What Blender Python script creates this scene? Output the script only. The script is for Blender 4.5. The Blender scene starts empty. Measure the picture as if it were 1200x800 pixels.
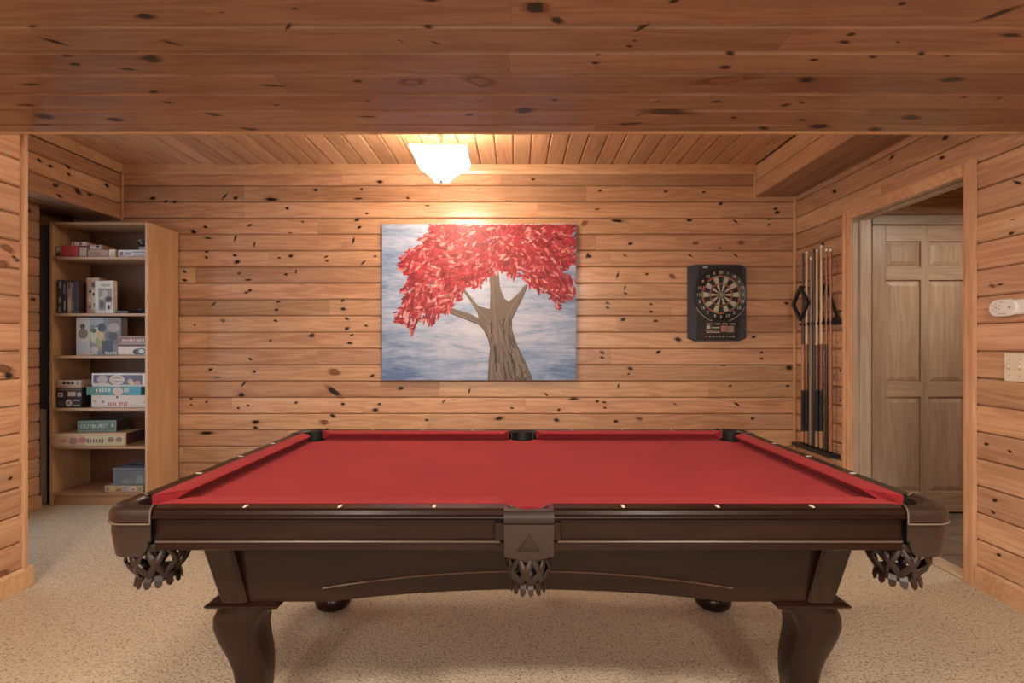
import bpy, bmesh, math, random
from mathutils import Vector, Matrix, Euler
random.seed(7)
R = math.radians
scene = bpy.context.scene
COL = scene.collection

# ------------------------------------------------------------------ camera, light, exposure
F, VX, VY, EYE = 580.0, 604.0, 404.0, 1.20        # focal length and principal point (1200x800 frame), eye height
cam_d = bpy.data.cameras.new('camera'); cam = bpy.data.objects.new('camera', cam_d); COL.objects.link(cam)
cam_d.sensor_width = 36; cam_d.lens = 36 * F / 1200; cam_d.clip_start = .05
cam_d.shift_x = (600 - VX) / 1200; cam_d.shift_y = (VY - 400) / 1200
cam.location = (0, 0, EYE); cam.rotation_euler = (R(90), 0, 0)
scene.camera = cam
scene.view_settings.view_transform = 'Standard'; scene.view_settings.look = 'None'
scene.view_settings.gamma = 1; scene.view_settings.use_curve_mapping = False
scene.view_settings.exposure = 1.25
w = bpy.data.worlds.new('world'); scene.world = w; w.use_nodes = True
w.node_tree.nodes['Background'].inputs[0].default_value = (.75, .85, 1, 1)
w.node_tree.nodes['Background'].inputs[1].default_value = .25

def area(name, loc, rot, sx, sy, power, col, shape='RECTANGLE'):
    d = bpy.data.lights.new(name, 'AREA'); d.energy = power; d.color = col; d.shape = shape; d.size = sx; d.size_y = sy
    o = bpy.data.objects.new(name, d); COL.objects.link(o); o.location = loc; o.rotation_euler = rot
    return o
WARM = (1, .80, .58)
area('window_daylight', (-.2, -2.45, 1.45), (R(90), 0, 0), 3.6, 1.5, 25, (1.0, .96, .91))
area('alcove_daylight', (-3.44, 3.0, 1.25), (0, R(-90), 0), 1.7, .8, 5, (.72, .85, 1.0))
for lx, ly in ((-1.3, .1), (1.1, .1), (-1.3, -1.5), (1.1, -1.5)):
    area('ceiling_downlight', (lx, ly, 2.15), (0, 0, 0), .3, .3, 19, (1, .86, .70), 'DISK')
area('hall_fill', (3.1, 2.7, 2.2), (0, 0, 0), .3, .3, 6, (1, .86, .70), 'DISK')  # unseen fill light added to brighten the hall through the doorway

# ------------------------------------------------------------------ materials
def nt_new(name):
    m = bpy.data.materials.new(name); m.use_nodes = True
    return m, m.node_tree, m.node_tree.nodes['Principled BSDF']
def node(nt, typ, ins=None, **props):
    n = nt.nodes.new(typ)
    for k, v in props.items(): setattr(n, k, v)
    for k, v in (ins or {}).items():
        if isinstance(v, bpy.types.NodeSocket): nt.links.new(v, n.inputs[k])
        else: n.inputs[k].default_value = v
    return n
def math_n(nt, op, a, b=0.0, c=0.0):
    return node(nt, 'ShaderNodeMath', {0: a, 1: b, 2: c}, operation=op).outputs[0]
def ramp(nt, fac, stops):
    n = node(nt, 'ShaderNodeValToRGB', {0: fac})
    e = n.color_ramp.elements
    while len(e) > 2: e.remove(e[-1])
    for i, (p, c) in enumerate(stops):
        el = e[i] if i < 2 else e.new(p)
        el.position = p; el.color = (*c, 1)
    return n.outputs[0]
def mixc(nt, fac, a, b, blend='MIX'):
    n = node(nt, 'ShaderNodeMix', data_type='RGBA', blend_type=blend)
    for s, v in ((n.inputs[0], fac), (n.inputs[6], a), (n.inputs[7], b)):
        if isinstance(v, bpy.types.NodeSocket): nt.links.new(v, s)
        else: s.default_value = (*v, 1) if isinstance(v, tuple) and len(v) == 3 else v
    return n.outputs[2]
def plain(name, col, rough=.5, metal=0.0, noise=0.0, nscale=60, coat=0.0, bump=0.0):
    m, nt, b = nt_new(name)
    b.inputs['Roughness'].default_value = rough; b.inputs['Metallic'].default_value = metal
    b.inputs['Coat Weight'].default_value = coat; b.inputs['Coat Roughness'].default_value = .25
    t = node(nt, 'ShaderNodeTexCoord').outputs['Object']
    nz = node(nt, 'ShaderNodeTexNoise', {'Vector': t, 'Scale': nscale, 'Detail': 3}).outputs[0]
    d = tuple(c * (1 - noise) for c in col); l = tuple(min(1, c * (1 + noise)) for c in col)
    nt.links.new(ramp(nt, nz, [(.3, d), (.7, l)]), b.inputs['Base Color'])
    if bump:
        bp = node(nt, 'ShaderNodeBump', {'Height': nz, 'Strength': bump, 'Distance': .002})
        nt.links.new(bp.outputs[0], b.inputs['Normal'])
    return m
def wood(name, light, mid, dark, rough=.3, coat=.0, axis='X', fine=1.0, figure=1.0, vary=.18, knots=0.0, grainbump=.08):
    """grain runs along the object's own axis; every board gets its own offset and tone"""
    m, nt, b = nt_new(name)
    tc = node(nt, 'ShaderNodeTexCoord').outputs['Object']
    rnd = node(nt, 'ShaderNodeObjectInfo').outputs['Random']
    sp = node(nt, 'ShaderNodeSeparateXYZ', {0: tc})
    X, Y, Z = sp.outputs
    if axis == 'X': L, A, B = X, Y, Z
    elif axis == 'Z': L, A, B = Z, X, Y
    else: L, A, B = Y, X, Z
    off = math_n(nt, 'MULTIPLY', rnd, 57.0)
    L2 = math_n(nt, 'ADD', L, off); A2 = math_n(nt, 'ADD', A, math_n(nt, 'MULTIPLY', rnd, 13.7))
    v = node(nt, 'ShaderNodeCombineXYZ', {0: L2, 1: A2, 2: B}).outputs[0]
    st = node(nt, 'ShaderNodeMapping', {'Vector': v, 'Scale': (.9, 9, 9)}).outputs[0]
    warp = node(nt, 'ShaderNodeTexNoise', {'Vector': st, 'Scale': 1.3, 'Detail': 2}).outputs[0]
    # growth-ring figure
    ph = math_n(nt, 'ADD', math_n(nt, 'MULTIPLY', A2, 70 * fine), math_n(nt, 'MULTIPLY', warp, 34 * figure))
    ring = math_n(nt, 'MULTIPLY_ADD', math_n(nt, 'SINE', ph), .5, .5)
    fi = node(nt, 'ShaderNodeMapping', {'Vector': v, 'Scale': (5 * fine, 230 * fine, 230 * fine)}).outputs[0]
    fib = node(nt, 'ShaderNodeTexNoise', {'Vector': fi, 'Scale': 1.0, 'Detail': 4, 'Roughness': .6}).outputs[0]
    big = node(nt, 'ShaderNodeTexNoise', {'Vector': st, 'Scale': .55, 'Detail': 1}).outputs[0]
    s = math_n(nt, 'ADD', math_n(nt, 'MULTIPLY', ring, .13), math_n(nt, 'MULTIPLY', fib, .52))
    s = math_n(nt, 'ADD', s, math_n(nt, 'MULTIPLY', big, .42))
    c = ramp(nt, s, [(.34, light), (.56, mid), (.84, dark)])
    tone = math_n(nt, 'MULTIPLY_ADD', math_n(nt, 'FRACT', math_n(nt, 'MULTIPLY', rnd, 91.7)), 2 * vary, 1 - vary)
    hs = node(nt, 'ShaderNodeHueSaturation', {'Color': c, 'Value': tone,
              'Hue': math_n(nt, 'MULTIPLY_ADD', math_n(nt, 'FRACT', math_n(nt, 'MULTIPLY', rnd, 33.3)), .011, .491)}).outputs[0]
    if knots > 0:
        kv = node(nt, 'ShaderNodeMapping', {'Vector': v, 'Scale': (3.2, 7.5, 0)}).outputs[0]
        vo = node(nt, 'ShaderNodeTexVoronoi', {'Vector': kv, 'Scale': 1.0}, voronoi_dimensions='2D')
        cell = node(nt, 'ShaderNodeSeparateColor', {0: vo.outputs['Color']}).outputs
        on = math_n(nt, 'LESS_THAN', cell[0], knots)
        rad = math_n(nt, 'MULTIPLY_ADD', cell[1], .05, .035)
        dist = vo.outputs['Distance']
        core = math_n(nt, 'MULTIPLY', on, math_n(nt, 'LESS_THAN', dist, rad))
        halo = math_n(nt, 'MULTIPLY', on, math_n(nt, 'SUBTRACT', 1, node(nt, 'ShaderNodeMapRange', {0: dist, 1: rad, 2: math_n(nt, 'MULTIPLY', rad, 2.6)}).outputs[0]))
        hs = mixc(nt, math_n(nt, 'MULTIPLY', halo, .5), hs, (.20, .075, .03))
        hs = mixc(nt, core, hs, (.035, .016, .010))
    nt.links.new(hs, b.inputs['Base Color'])
    b.inputs['Roughness'].default_value = rough; b.inputs['Coat Weight'].default_value = coat; b.inputs['Coat Roughness'].default_value = .12
    if 'mahogany' in name: b.inputs['Specular IOR Level'].default_value = .22
    bp = node(nt, 'ShaderNodeBump', {'Height': fib, 'Strength': grainbump, 'Distance': .0015})
    nt.links.new(bp.outputs[0], b.inputs['Normal'])
    return m

P_L, P_M, P_D = (.64, .42, .265), (.51, .30, .175), (.28, .125, .062)
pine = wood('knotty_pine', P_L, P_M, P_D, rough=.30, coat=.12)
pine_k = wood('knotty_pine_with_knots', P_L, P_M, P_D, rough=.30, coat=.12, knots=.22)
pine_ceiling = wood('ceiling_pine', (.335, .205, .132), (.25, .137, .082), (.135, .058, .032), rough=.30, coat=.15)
pine_trim = wood('pine_trim', (.70, .46, .27), (.58, .35, .19), (.42, .22, .11), rough=.3, coat=.12, vary=.05)
pine_trim_z = wood('pine_trim_upright', (.70, .46, .27), (.58, .35, .19), (.42, .22, .11), rough=.3, coat=.12, vary=.05, axis='Z')
jamb_wood = wood('jamb_wood', (.50, .40, .30), (.41, .31, .22), (.30, .21, .14), rough=.4, axis='Z', vary=.04)
door_wood = wood('closet_door_wood', (.50, .385, .28), (.40, .29, .20), (.28, .185, .12), rough=.4, axis='Z', vary=.10)
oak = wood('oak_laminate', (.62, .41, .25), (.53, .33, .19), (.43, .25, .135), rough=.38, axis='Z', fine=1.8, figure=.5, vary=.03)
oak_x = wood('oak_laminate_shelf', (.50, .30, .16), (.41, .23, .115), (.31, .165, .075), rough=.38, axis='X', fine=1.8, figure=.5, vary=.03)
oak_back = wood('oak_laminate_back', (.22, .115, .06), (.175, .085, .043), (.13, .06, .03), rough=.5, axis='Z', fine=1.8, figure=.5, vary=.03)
gap_shade = wood('gap_shade_wood', (.075, .035, .022), (.05, .022, .014), (.03, .013, .008), rough=.9, axis='Z')  # near-black tone that paints the shade of the gap beside the bookshelf
mahog = wood('dark_mahogany', (.024, .0090, .0055), (.0150, .0056, .0036), (.008, .0030, .002), rough=.30, coat=.10, vary=.05, grainbump=.03)
mahog_z = wood('dark_mahogany_upright', (.024, .0090, .0055), (.0150, .0056, .0036), (.008, .0030, .002), rough=.24, coat=.22, vary=.05, axis='Z', grainbump=.03)
bead_m = plain('worn_bead', (.085, .05, .032), .3, noise=.15, coat=.4)
leather = plain('brown_leather', (.024, .0112, .0078), .40, noise=.2, nscale=180, bump=.25, coat=.15)
leather_d = plain('dark_leather', (.017, .0068, .0055), .42, noise=.25, nscale=120, coat=.1)
piping_m = plain('pale_piping', (.15, .105, .08), .4, noise=.1)
rubber = plain('black_rubber', (.012, .012, .012), .38, noise=.15)
pearl = plain('pearl', (.80, .70, .60), .25, noise=.05)
white_p = plain('white_plastic', (.80, .79, .78), .35, noise=.02)
cream_p = plain('cream_plastic', (.74, .66, .53), .35, noise=.02)
grey_p = plain('grey_plastic', (.30, .30, .32), .4, noise=.05)
black_p = plain('black_plastic', (.014, .015, .018), .35, noise=.15)
navy_p = plain('blue_black_plastic', (.035, .043, .060), .38, noise=.12)
metal = plain('brushed_bronze', (.30, .22, .15), .35, .9, noise=.1)
steel = plain('steel', (.55, .54, .52), .3, .9, noise=.05)
plaster = plain('plain_wall', (.42, .25, .14), .7, noise=.05, nscale=8)
subwood = plain('groove_shadow_board', (.16, .07, .032), .8, noise=.1)
tile_m = plain('slate_tile', (.20, .155, .125), .4, noise=.25, nscale=9)
grout_m = plain('grout', (.10, .08, .065), .8, noise=.1)

def cloth_mat():
    m, nt, b = nt_new('red_baize')
    t = node(nt, 'ShaderNodeTexCoord').outputs['Object']
    n1 = node(nt, 'ShaderNodeTexNoise', {'Vector': t, 'Scale': 420, 'Detail': 2}).outputs[0]
    n2 = node(nt, 'ShaderNodeTexNoise', {'Vector': t, 'Scale': 4, 'Detail': 3}).outputs[0]
    s = math_n(nt, 'ADD', math_n(nt, 'MULTIPLY', n1, .6), math_n(nt, 'MULTIPLY', n2, .4))
    nt.links.new(ramp(nt, s, [(.3, (.235, .0155, .020)), (.7, (.335, .027, .033))]), b.inputs['Base Color'])
    b.inputs['Roughness'].default_value = .95; b.inputs['Specular IOR Level'].default_value = .15
    b.inputs['Sheen Weight'].default_value = .08; b.inputs['Sheen Tint'].default_value = (1, .5, .5, 1)
    bp = node(nt, 'ShaderNodeBump', {'Height': n1, 'Strength': .15, 'Distance': .001}); nt.links.new(bp.outputs[0], b.inputs['Normal'])
    return m
cloth = cloth_mat()
def carpet_mat():
    m, nt, b = nt_new('speckled_carpet')
    t = node(nt, 'ShaderNodeTexCoord').outputs['Object']
    n1 = node(nt, 'ShaderNodeTexNoise', {'Vector': t, 'Scale': 85, 'Detail': 3, 'Roughness': .7}).outputs[0]
    n2 = node(nt, 'ShaderNodeTexNoise', {'Vector': t, 'Scale': 2.2, 'Detail': 2}).outputs[0]
    vo = node(nt, 'ShaderNodeTexVoronoi', {'Vector': t, 'Scale': 120, 'Randomness': 1}, voronoi_dimensions='2D')
    cell = node(nt, 'ShaderNodeSeparateColor', {0: vo.outputs['Color']}).outputs
    fl = math_n(nt, 'MULTIPLY', math_n(nt, 'LESS_THAN', cell[0], .17), math_n(nt, 'LESS_THAN', vo.outputs['Distance'], .36))
    c = ramp(nt, n1, [(.30, (.42, .35, .25)), (.52, (.55, .475, .36)), (.75, (.70, .62, .48))])
    c = mixc(nt, math_n(nt, 'MULTIPLY', n2, .2), c, (.46, .35, .25))
    c = mixc(nt, math_n(nt, 'MULTIPLY', fl, .78), c, (.15, .10, .07))
    nt.links.new(c, b.inputs['Base Color'])
    b.inputs['Roughness'].default_value = 1; b.inputs['Specular IOR Level'].default_value = .1
    bp = node(nt, 'ShaderNodeBump', {'Height': n1, 'Strength': .8, 'Distance': .012}); nt.links.new(bp.outputs[0], b.inputs['Normal'])
    return m
carpet = carpet_mat()
def attr_mat(name, rough=.5, alpha=False, coat=0.0):
    m, nt, b = nt_new(name)
    a = node(nt, 'ShaderNodeAttribute', attribute_name='col')
    nt.links.new(a.outputs['Color'], b.inputs['Base Color'])
    if alpha: nt.links.new(a.outputs['Alpha'], b.inputs['Alpha'])
    b.inputs['Roughness'].default_value = rough; b.inputs['Coat Weight'].default_value = coat
    return m
print_m = attr_mat('printed_card', .42)
paint_m = attr_mat('acrylic_paint', .5, coat=.04)
knot_m = attr_mat('knot_wood', .32, alpha=True, coat=.12)
def sky_paint():
    m, nt, b = nt_new('painted_sky')
    t = node(nt, 'ShaderNodeTexCoord').outputs['Object']
    sp = node(nt, 'ShaderNodeSeparateXYZ', {0: t}).outputs
    s1 = node(nt, 'ShaderNodeMapping', {'Vector': t, 'Scale': (1.3, 1, 7)}).outputs[0]
    n1 = node(nt, 'ShaderNodeTexNoise', {'Vector': s1, 'Scale': 1.6, 'Detail': 6, 'Roughness': .6, 'Distortion': .5}).outputs[0]
    s2 = node(nt, 'ShaderNodeMapping', {'Vector': t, 'Scale': (9, 1, 40)}).outputs[0]
    n2 = node(nt, 'ShaderNodeTexNoise', {'Vector': s2, 'Scale': 1.5, 'Detail': 4}).outputs[0]
    edge = math_n(nt, 'MULTIPLY', math_n(nt, 'ABSOLUTE', sp[0]), .16)
    low = math_n(nt, 'MULTIPLY', math_n(nt, 'MAXIMUM', math_n(nt, 'SUBTRACT', -.30, sp[2]), 0.0), .45)
    f = math_n(nt, 'ADD', math_n(nt, 'ADD', math_n(nt, 'MULTIPLY', n1, .72), math_n(nt, 'MULTIPLY', n2, .26)), math_n(nt, 'ADD', edge, low))
    c = ramp(nt, f, [(.40, (.56, .60, .74)), (.51, (.45, .51, .68)), (.62, (.28, .38, .58)), (.80, (.10, .18, .38))])
    nt.links.new(c, b.inputs['Base Color']); b.inputs['Roughness'].default_value = .42
    return m
sky_m = sky_paint()
def glow(name, col, strength):
    m, nt, b = nt_new(name)
    b.inputs['Base Color'].default_value = (*col, 1); b.inputs['Emission Color'].default_value = (*col, 1)
    b.inputs['Emission Strength'].default_value = strength
    return m
lamp_glass = glow('lit_opal_glass', (1, .83, .62), 24)
def clear_plastic():
    m, nt, b = nt_new('smoky_clear_plastic')
    b.inputs['Base Color'].default_value = (.55, .62, .68, 1); b.inputs['Roughness'].default_value = .12
    b.inputs['Transmission Weight'].default_value = .75; b.inputs['IOR'].default_value = 1.2
    return m
clearp = clear_plastic()

# ------------------------------------------------------------------ object helpers
def link(o, parent=None):
    COL.objects.link(o)
    if parent is not None: o.parent = parent
    return o
def tag(o, label=None, cat=None, group=None, kind=None):
    if label: o['label'] = label
    if cat: o['category'] = cat
    if group: o['group'] = group
    if kind: o['kind'] = kind
    return o
def thing(name, label, cat, loc=(0, 0, 0), rz=0.0, group=None):
    o = bpy.data.objects.new(name, None); COL.objects.link(o); o.empty_display_size = .1
    o.location = loc; o.rotation_euler = (0, 0, rz)
    return tag(o, label, cat, group)
def obj(name, bm, mat, parent=None, smooth=False, center=True, label=None, kind=None):
    """one mesh object; geometry is given in the parent's local space"""
    bmesh.ops.recalc_face_normals(bm, faces=bm.faces)
    c = Vector((0, 0, 0))
    if center and len(bm.verts):
        lo = Vector([min(v.co[i] for v in bm.verts) for i in range(3)]); hi = Vector([max(v.co[i] for v in bm.verts) for i in range(3)])
        c = (lo + hi) / 2
        if parent is None: c.z = lo.z
        bmesh.ops.translate(bm, verts=bm.verts, vec=-c)
    me = bpy.data.meshes.new(name); bm.to_mesh(me); bm.free()
    for m in (mat if isinstance(mat, (list, tuple)) else [mat]): me.materials.append(m)
    if smooth:
        for p in me.polygons: p.use_smooth = True
        try: me.set_sharp_from_angle(angle=R(38))
        except Exception: pass
    o = link(bpy.data.objects.new(name, me), parent); o.location = c
    return tag(o, label, None, None, kind)
def NB(): return bmesh.new()
def box(bm, x0, x1, y0, y1, z0, z1, bev=0.0, mi=0, seg=1):
    r = bmesh.ops.create_cube(bm, size=1); vs = r['verts']
    for v in vs:
        v.co = Vector(((x0 + x1) / 2 + v.co.x * (x1 - x0), (y0 + y1) / 2 + v.co.y * (y1 - y0), (z0 + z1) / 2 + v.co.z * (z1 - z0)))
    fs = set(f for v in vs for f in v.link_faces)
    for f in fs: f.material_index = mi
    if bev > 0:
        es = list(set(e for v in vs for e in v.link_edges))
        bmesh.ops.bevel(bm, geom=es, offset=bev, segments=seg, affect='EDGES', profile=.6)
    return bm
def bx(*a, **k): return box(NB(), *a, **k)
def prism(bm, pts, y0, y1, axis='Y', mi=0):
    """extrude a 2-D outline; axis Y: pts are (x,z); X: (y,z); Z: (x,y)"""
    def mk(p, t):
        return {'Y': (p[0], t, p[1]), 'X': (t, p[0], p[1]), 'Z': (p[0], p[1], t)}[axis]
    a = [bm.verts.new(mk(p, y0)) for p in pts]; b = [bm.verts.new(mk(p, y1)) for p in pts]
    n = len(pts); fs = [bm.faces.new(a), bm.faces.new(b[::-1])]
    for i in range(n): fs.append(bm.faces.new((a[i], b[i], b[(i + 1) % n], a[(i + 1) % n])))
    for f in fs: f.material_index = mi
    return bm
def loft(bm, rings, cap=True, closed=True, mi=0):
    vs = [[bm.verts.new(p) for p in r] for r in rings]
    n = len(vs[0])
    for i in range(len(vs) - 1):
        for j in range(n if closed else n - 1):
            f = bm.faces.new((vs[i][j], vs[i][(j + 1) % n], vs[i + 1][(j + 1) % n], vs[i + 1][j])); f.material_index = mi
    if cap and closed:
        for r in (vs[0], vs[-1][::-1]): bm.faces.new(r).material_index = mi
    return bm
def lathe(bm, prof, cx=0, cy=0, n=16, mi=0, cap=True):
    return loft(bm, [[(cx + r * math.cos(2 * math.pi * k / n), cy + r * math.sin(2 * math.pi * k / n), z) for k in range(n)] for r, z in prof], cap, mi=mi)
def tube(bm, pts, r, n=6, closed=False, mi=0, flat=1.0, up=None):
    pts = [Vector(p) for p in pts]; rings = []
    N = len(pts)
    for i, p in enumerate(pts):
        if closed: d = pts[(i + 1) % N] - pts[i - 1]
        else: d = pts[min(i + 1, N - 1)] - pts[max(i - 1, 0)]
        d.normalize()
        ref = Vector(up[i]) if up else (Vector((0, 0, 1)) if abs(d.z) < .9 else Vector((1, 0, 0)))
        a = d.cross(ref).normalized(); b = a.cross(d).normalized()
        rr = r[i] if isinstance(r, (list, tuple)) else r
        rings.append([p + a * rr * math.cos(2 * math.pi * k / n) + b * rr * flat * math.sin(2 * math.pi * k / n) for k in range(n)])
    if closed: rings.append(rings[0]); 
    return loft(bm, rings, cap=not closed, mi=mi)
def ngon(bm, pts, mi=0, col=None, lay=None):
    f = bm.faces.new([bm.verts.new(p) for p in pts]); f.material_index = mi
    if col is not None:
        for l in f.loops: l[lay] = (*col, 1) if len(col) == 3 else col
    return f
def collay(bm): return bm.loops.layers.float_color.new('col')
def text_bm(s, size, bold=0.0):
    cu = bpy.data.curves.new('t', 'FONT'); cu.body = s; cu.size = size; cu.align_x = 'CENTER'; cu.align_y = 'CENTER'; cu.offset = bold; cu.resolution_u = 2
    o = bpy.data.objects.new('t', cu); COL.objects.link(o)
    bpy.context.view_layer.update()
    me = bpy.data.meshes.new_from_object(o.evaluated_get(bpy.context.evaluated_depsgraph_get()))
    bm = NB(); bm.from_mesh(me)
    bpy.data.objects.remove(o); bpy.data.curves.remove(cu); bpy.data.meshes.remove(me)
    return bm
def PX(px, d): return (px - VX) * d / F
def PZ(py, d): return EYE - (py - VY) * d / F

# ------------------------------------------------------------------ room shell
YB, XR, XL, ZC = 4.05, 2.29, -2.42, 2.67      # back wall, right wall, left partition, raised ceiling
ZL, YH = 2.16, 2.236                          # low ceiling near the camera and its edge
PIT, Z0 = .1335, .102                         # board pitch and first joint above the floor
def struct(name, bm, mat, parent=None):
    o = obj(name, bm, mat, parent, center=False)
    if parent is None: o['kind'] = 'structure'
    return o
fl = NB(); box(fl, -3.7, XR, -2.6, 4.17, -.10, 0)
box(fl, XR, 2.37, 2.45, 3.42, -.10, 0)
floor = struct('floor', fl, carpet)
hall = struct('floor.001', bx(2.375, 4.2, 1.9, 3.66, -.10, -.008), grout_m)
plank_cache = {}
def plank_mesh(L, W, T=.012, ch=.0078):
    key = (round(L, 3), round(W, 3), T)
    if key in plank_cache: return plank_cache[key]
    bm = NB(); l, h = L / 2, W / 2
    prof = [(-h, -T), (h, -T), (h, -ch), (h - ch, 0), (-h + ch, 0), (-h, -ch)]
    rings = [[(x, y, z) for y, z in prof] for x in (-l, l)]
    loft(bm, rings)
    bmesh.ops.recalc_face_normals(bm, faces=bm.faces)
    me = bpy.data.meshes.new('board'); bm.to_mesh(me); bm.free(); plank_cache[key] = me
    return me
ROT = {'back': (R(90), 0, 0), 'right': (R(90), 0, R(-90)), 'left': (R(90), 0, R(90)), 'down_x': (R(180), 0, 0), 'down_y': (R(180), 0, R(90)), 'front': (R(90), 0, R(180))}
mat_slot = {}
def plank(parent, L, W, loc, rot, mat):
    base = plank_mesh(L - .0008, W - .0046)
    k = (base.name, mat.name)
    if k not in mat_slot:
        me = base.copy(); me.materials.append(mat); mat_slot[k] = me
    o = bpy.data.objects.new('board', mat_slot[k]); link(o, parent)
    o.location = loc; o.rotation_euler = ROT[rot]
    return o
def splits(a, b, rng, lo=1.1, hi=2.9):
    cuts = [a]; x = a + round(rng.uniform(.4, 2.2), 1)
    while x < b - .45:
        cuts.append(x); x += round(rng.uniform(lo, hi), 1)
    return cuts + [b]
rows_z = [Z0 + PIT * k for k in range(-1, 20)]

# back wall
wall_back = struct('wall_back', bx(-3.7, XR + .12, YB + .012, YB + .12, 0, ZC + .05), subwood)
rng = random.Random(3)
FIXED = {3: [-3.62, -1.85, .45, XR], 7: [-3.62, -.42, XR], 12: [-3.62, -1.1, .52, XR], 15: [-3.62, -1.13, .66, XR], 16: [-3.62, -1.62, .93, XR], 10: [-3.62, .83, XR]}
for k, z in enumerate(rows_z):
    z0, z1 = max(z, 0.0), min(z + PIT, ZC - .07)
    if z1 - z0 < .03: continue
    cuts = FIXED.get(k, splits(-3.62, XR, rng))
    for a, b in zip(cuts, cuts[1:]): plank(wall_back, b - a, z1 - z0, ((a + b) / 2, YB, (z0 + z1) / 2), 'back', pine)
struct('trim_1', prism(NB(), [(YB, ZC), (YB - .022, ZC), (YB - .018, ZC - .02), (YB - .014, ZC - .05), (YB - .006, ZC - .075), (YB, ZC - .078)], -3.22, 1.962, 'X'), pine_trim)
struct('trim_2', bx(XR - .022, XR, YB - .022, YB, 0, 2.408, .004), pine_trim_z)

# right wall with its doorway
DY0, DY1, DZ = 2.525, 3.36, 2.055
wr = NB()
box(wr, XR + .012, XR + .12, -2.6, DY0 - .019, 0, ZC + .05); box(wr, XR + .012, XR + .12, DY1 + .019, YB + .012, 0, ZC + .05); box(wr, XR + .012, XR + .12, DY0 - .019, DY1 + .019, DZ + .019, ZC + .05)
wall_right = struct('wall_right', wr, subwood)
for k, z in enumerate(rows_z):
    z0, z1 = max(z, 0.0), min(z + PIT, ZC)
    if z1 - z0 < .03: continue
    if z1 < 2.11: segs = [(.6, DY0 - .022), (DY1 + .022, YB)]
    else: segs = [(.6, YB)]
    for a, b in segs:
        cuts = splits(a, b, rng) if b - a > 1.95 else [a, b]
        for p, q in zip(cuts, cuts[1:]): plank(wall_right, q - p, z1 - z0, (XR, (p + q) / 2, (z0 + z1) / 2), 'right', pine)
struct('baseboard_right', prism(NB(), [(XR, 0), (XR - .017, 0), (XR - .017, .094), (XR - .010, .108), (XR, .108)], .0, 2.452, 'Y'), pine_trim)
bb = prism(NB(), [(XR, 0), (XR - .017, 0), (XR - .017, .094), (XR - .010, .108), (XR, .108)], 3.442, YB, 'Y')
struct('baseboard_right.001', bb, pine_trim)
struct('baseboard_back', bx(-3.6, XR - .02, YB - .016, YB, 0, .10, .003), pine_trim)

# doorway casing: moulded trim
def casing_prof(u0, u1, x):      # across the casing, u0 is the opening side
    d = u1 - u0
    return [(u0, x), (u0, x - .011), (u0 + d * .22, x - .013), (u0 + d * .28, x - .017), (u0 + d * .7, x - .017), (u0 + d * .78, x - .022), (u1, x - .022), (u1, x)]
def casing_upright(name, u0, u1, x, z1):
    pts = [(xx, u) for u, xx in casing_prof(u0, u1, x)]
    return struct(name, prism(NB(), pts, 0, z1, 'Z'), pine_trim_z)
casing_upright('trim_3', DY0 - .004, DY0 - .070, XR, 2.122)
casing_upright('trim_4', DY1 + .004, DY1 + .078, XR, 2.122)
struct('trim_5', prism(NB(), [(xx, u) for u, xx in casing_prof(DZ + .004, DZ + .066, XR)], DY0 - .004, DY1 + .004, 'Y'), pine_trim)
jb = NB()
box(jb, XR, XR + .125, DY1, DY1 + .018, 0, DZ, .001); box(jb, XR, XR + .125, DY0 - .018, DY0, 0, DZ, .001); box(jb, XR, XR + .125, DY0 - .018, DY1 + .018, DZ, DZ + .018, .001)
for y0, y1 in ((DY1 - .012, DY1), (DY0, DY0 + .012)): box(jb, XR + .045, XR + .08, y0, y1, 0, DZ, .002)
box(jb, XR + .045, XR + .08, DY0, DY1, DZ - .012, DZ, .002)
struct('trim_6', jb, jamb_wood)
struct('trim_7', bx(XR - .01, XR + .09, DY0, DY1, 0, .012, .004), plain('threshold_strip', (.50, .38, .27), .4, noise=.1))

# hall behind the doorway
HB = 3.53
struct('wall_hall', bx(2.42, 4.2, HB + .03, HB + .12, 0, 2.45), plaster)
struct('wall_hall.001', bx(4.1, 4.2, 1.9, HB + .03, 0, 2.45), plaster)
struct('wall_hall.002', bx(2.41, 4.2, 1.8, 1.9, 0, 2.45), plaster)
struct('ceiling_hall', bx(2.41, 4.2, 1.9, HB + .03, 2.4, 2.45), pine_ceiling)
for k, z in enumerate([2.13, 2.2635]):
    plank(bpy.data.objects['wall_hall'], 1.68, PIT, (3.26, HB + .018, z + PIT / 2), 'back', pine)
tl = None
for i in range(6):
    for j in range(6):
        x0, y0 = 2.38 + i * .305, 1.92 + j * .305
        x1, y1 = min(x0 + .298, 4.09), min(y0 + .298, HB + .02)
        if x1 - x0 < .05 or y1 - y0 < .05: continue
        o = obj('tile', bx(x0, x1, y0, y1, -.0078, .0 - .001 * random.random(), .0015), tile_m, hall)
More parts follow.
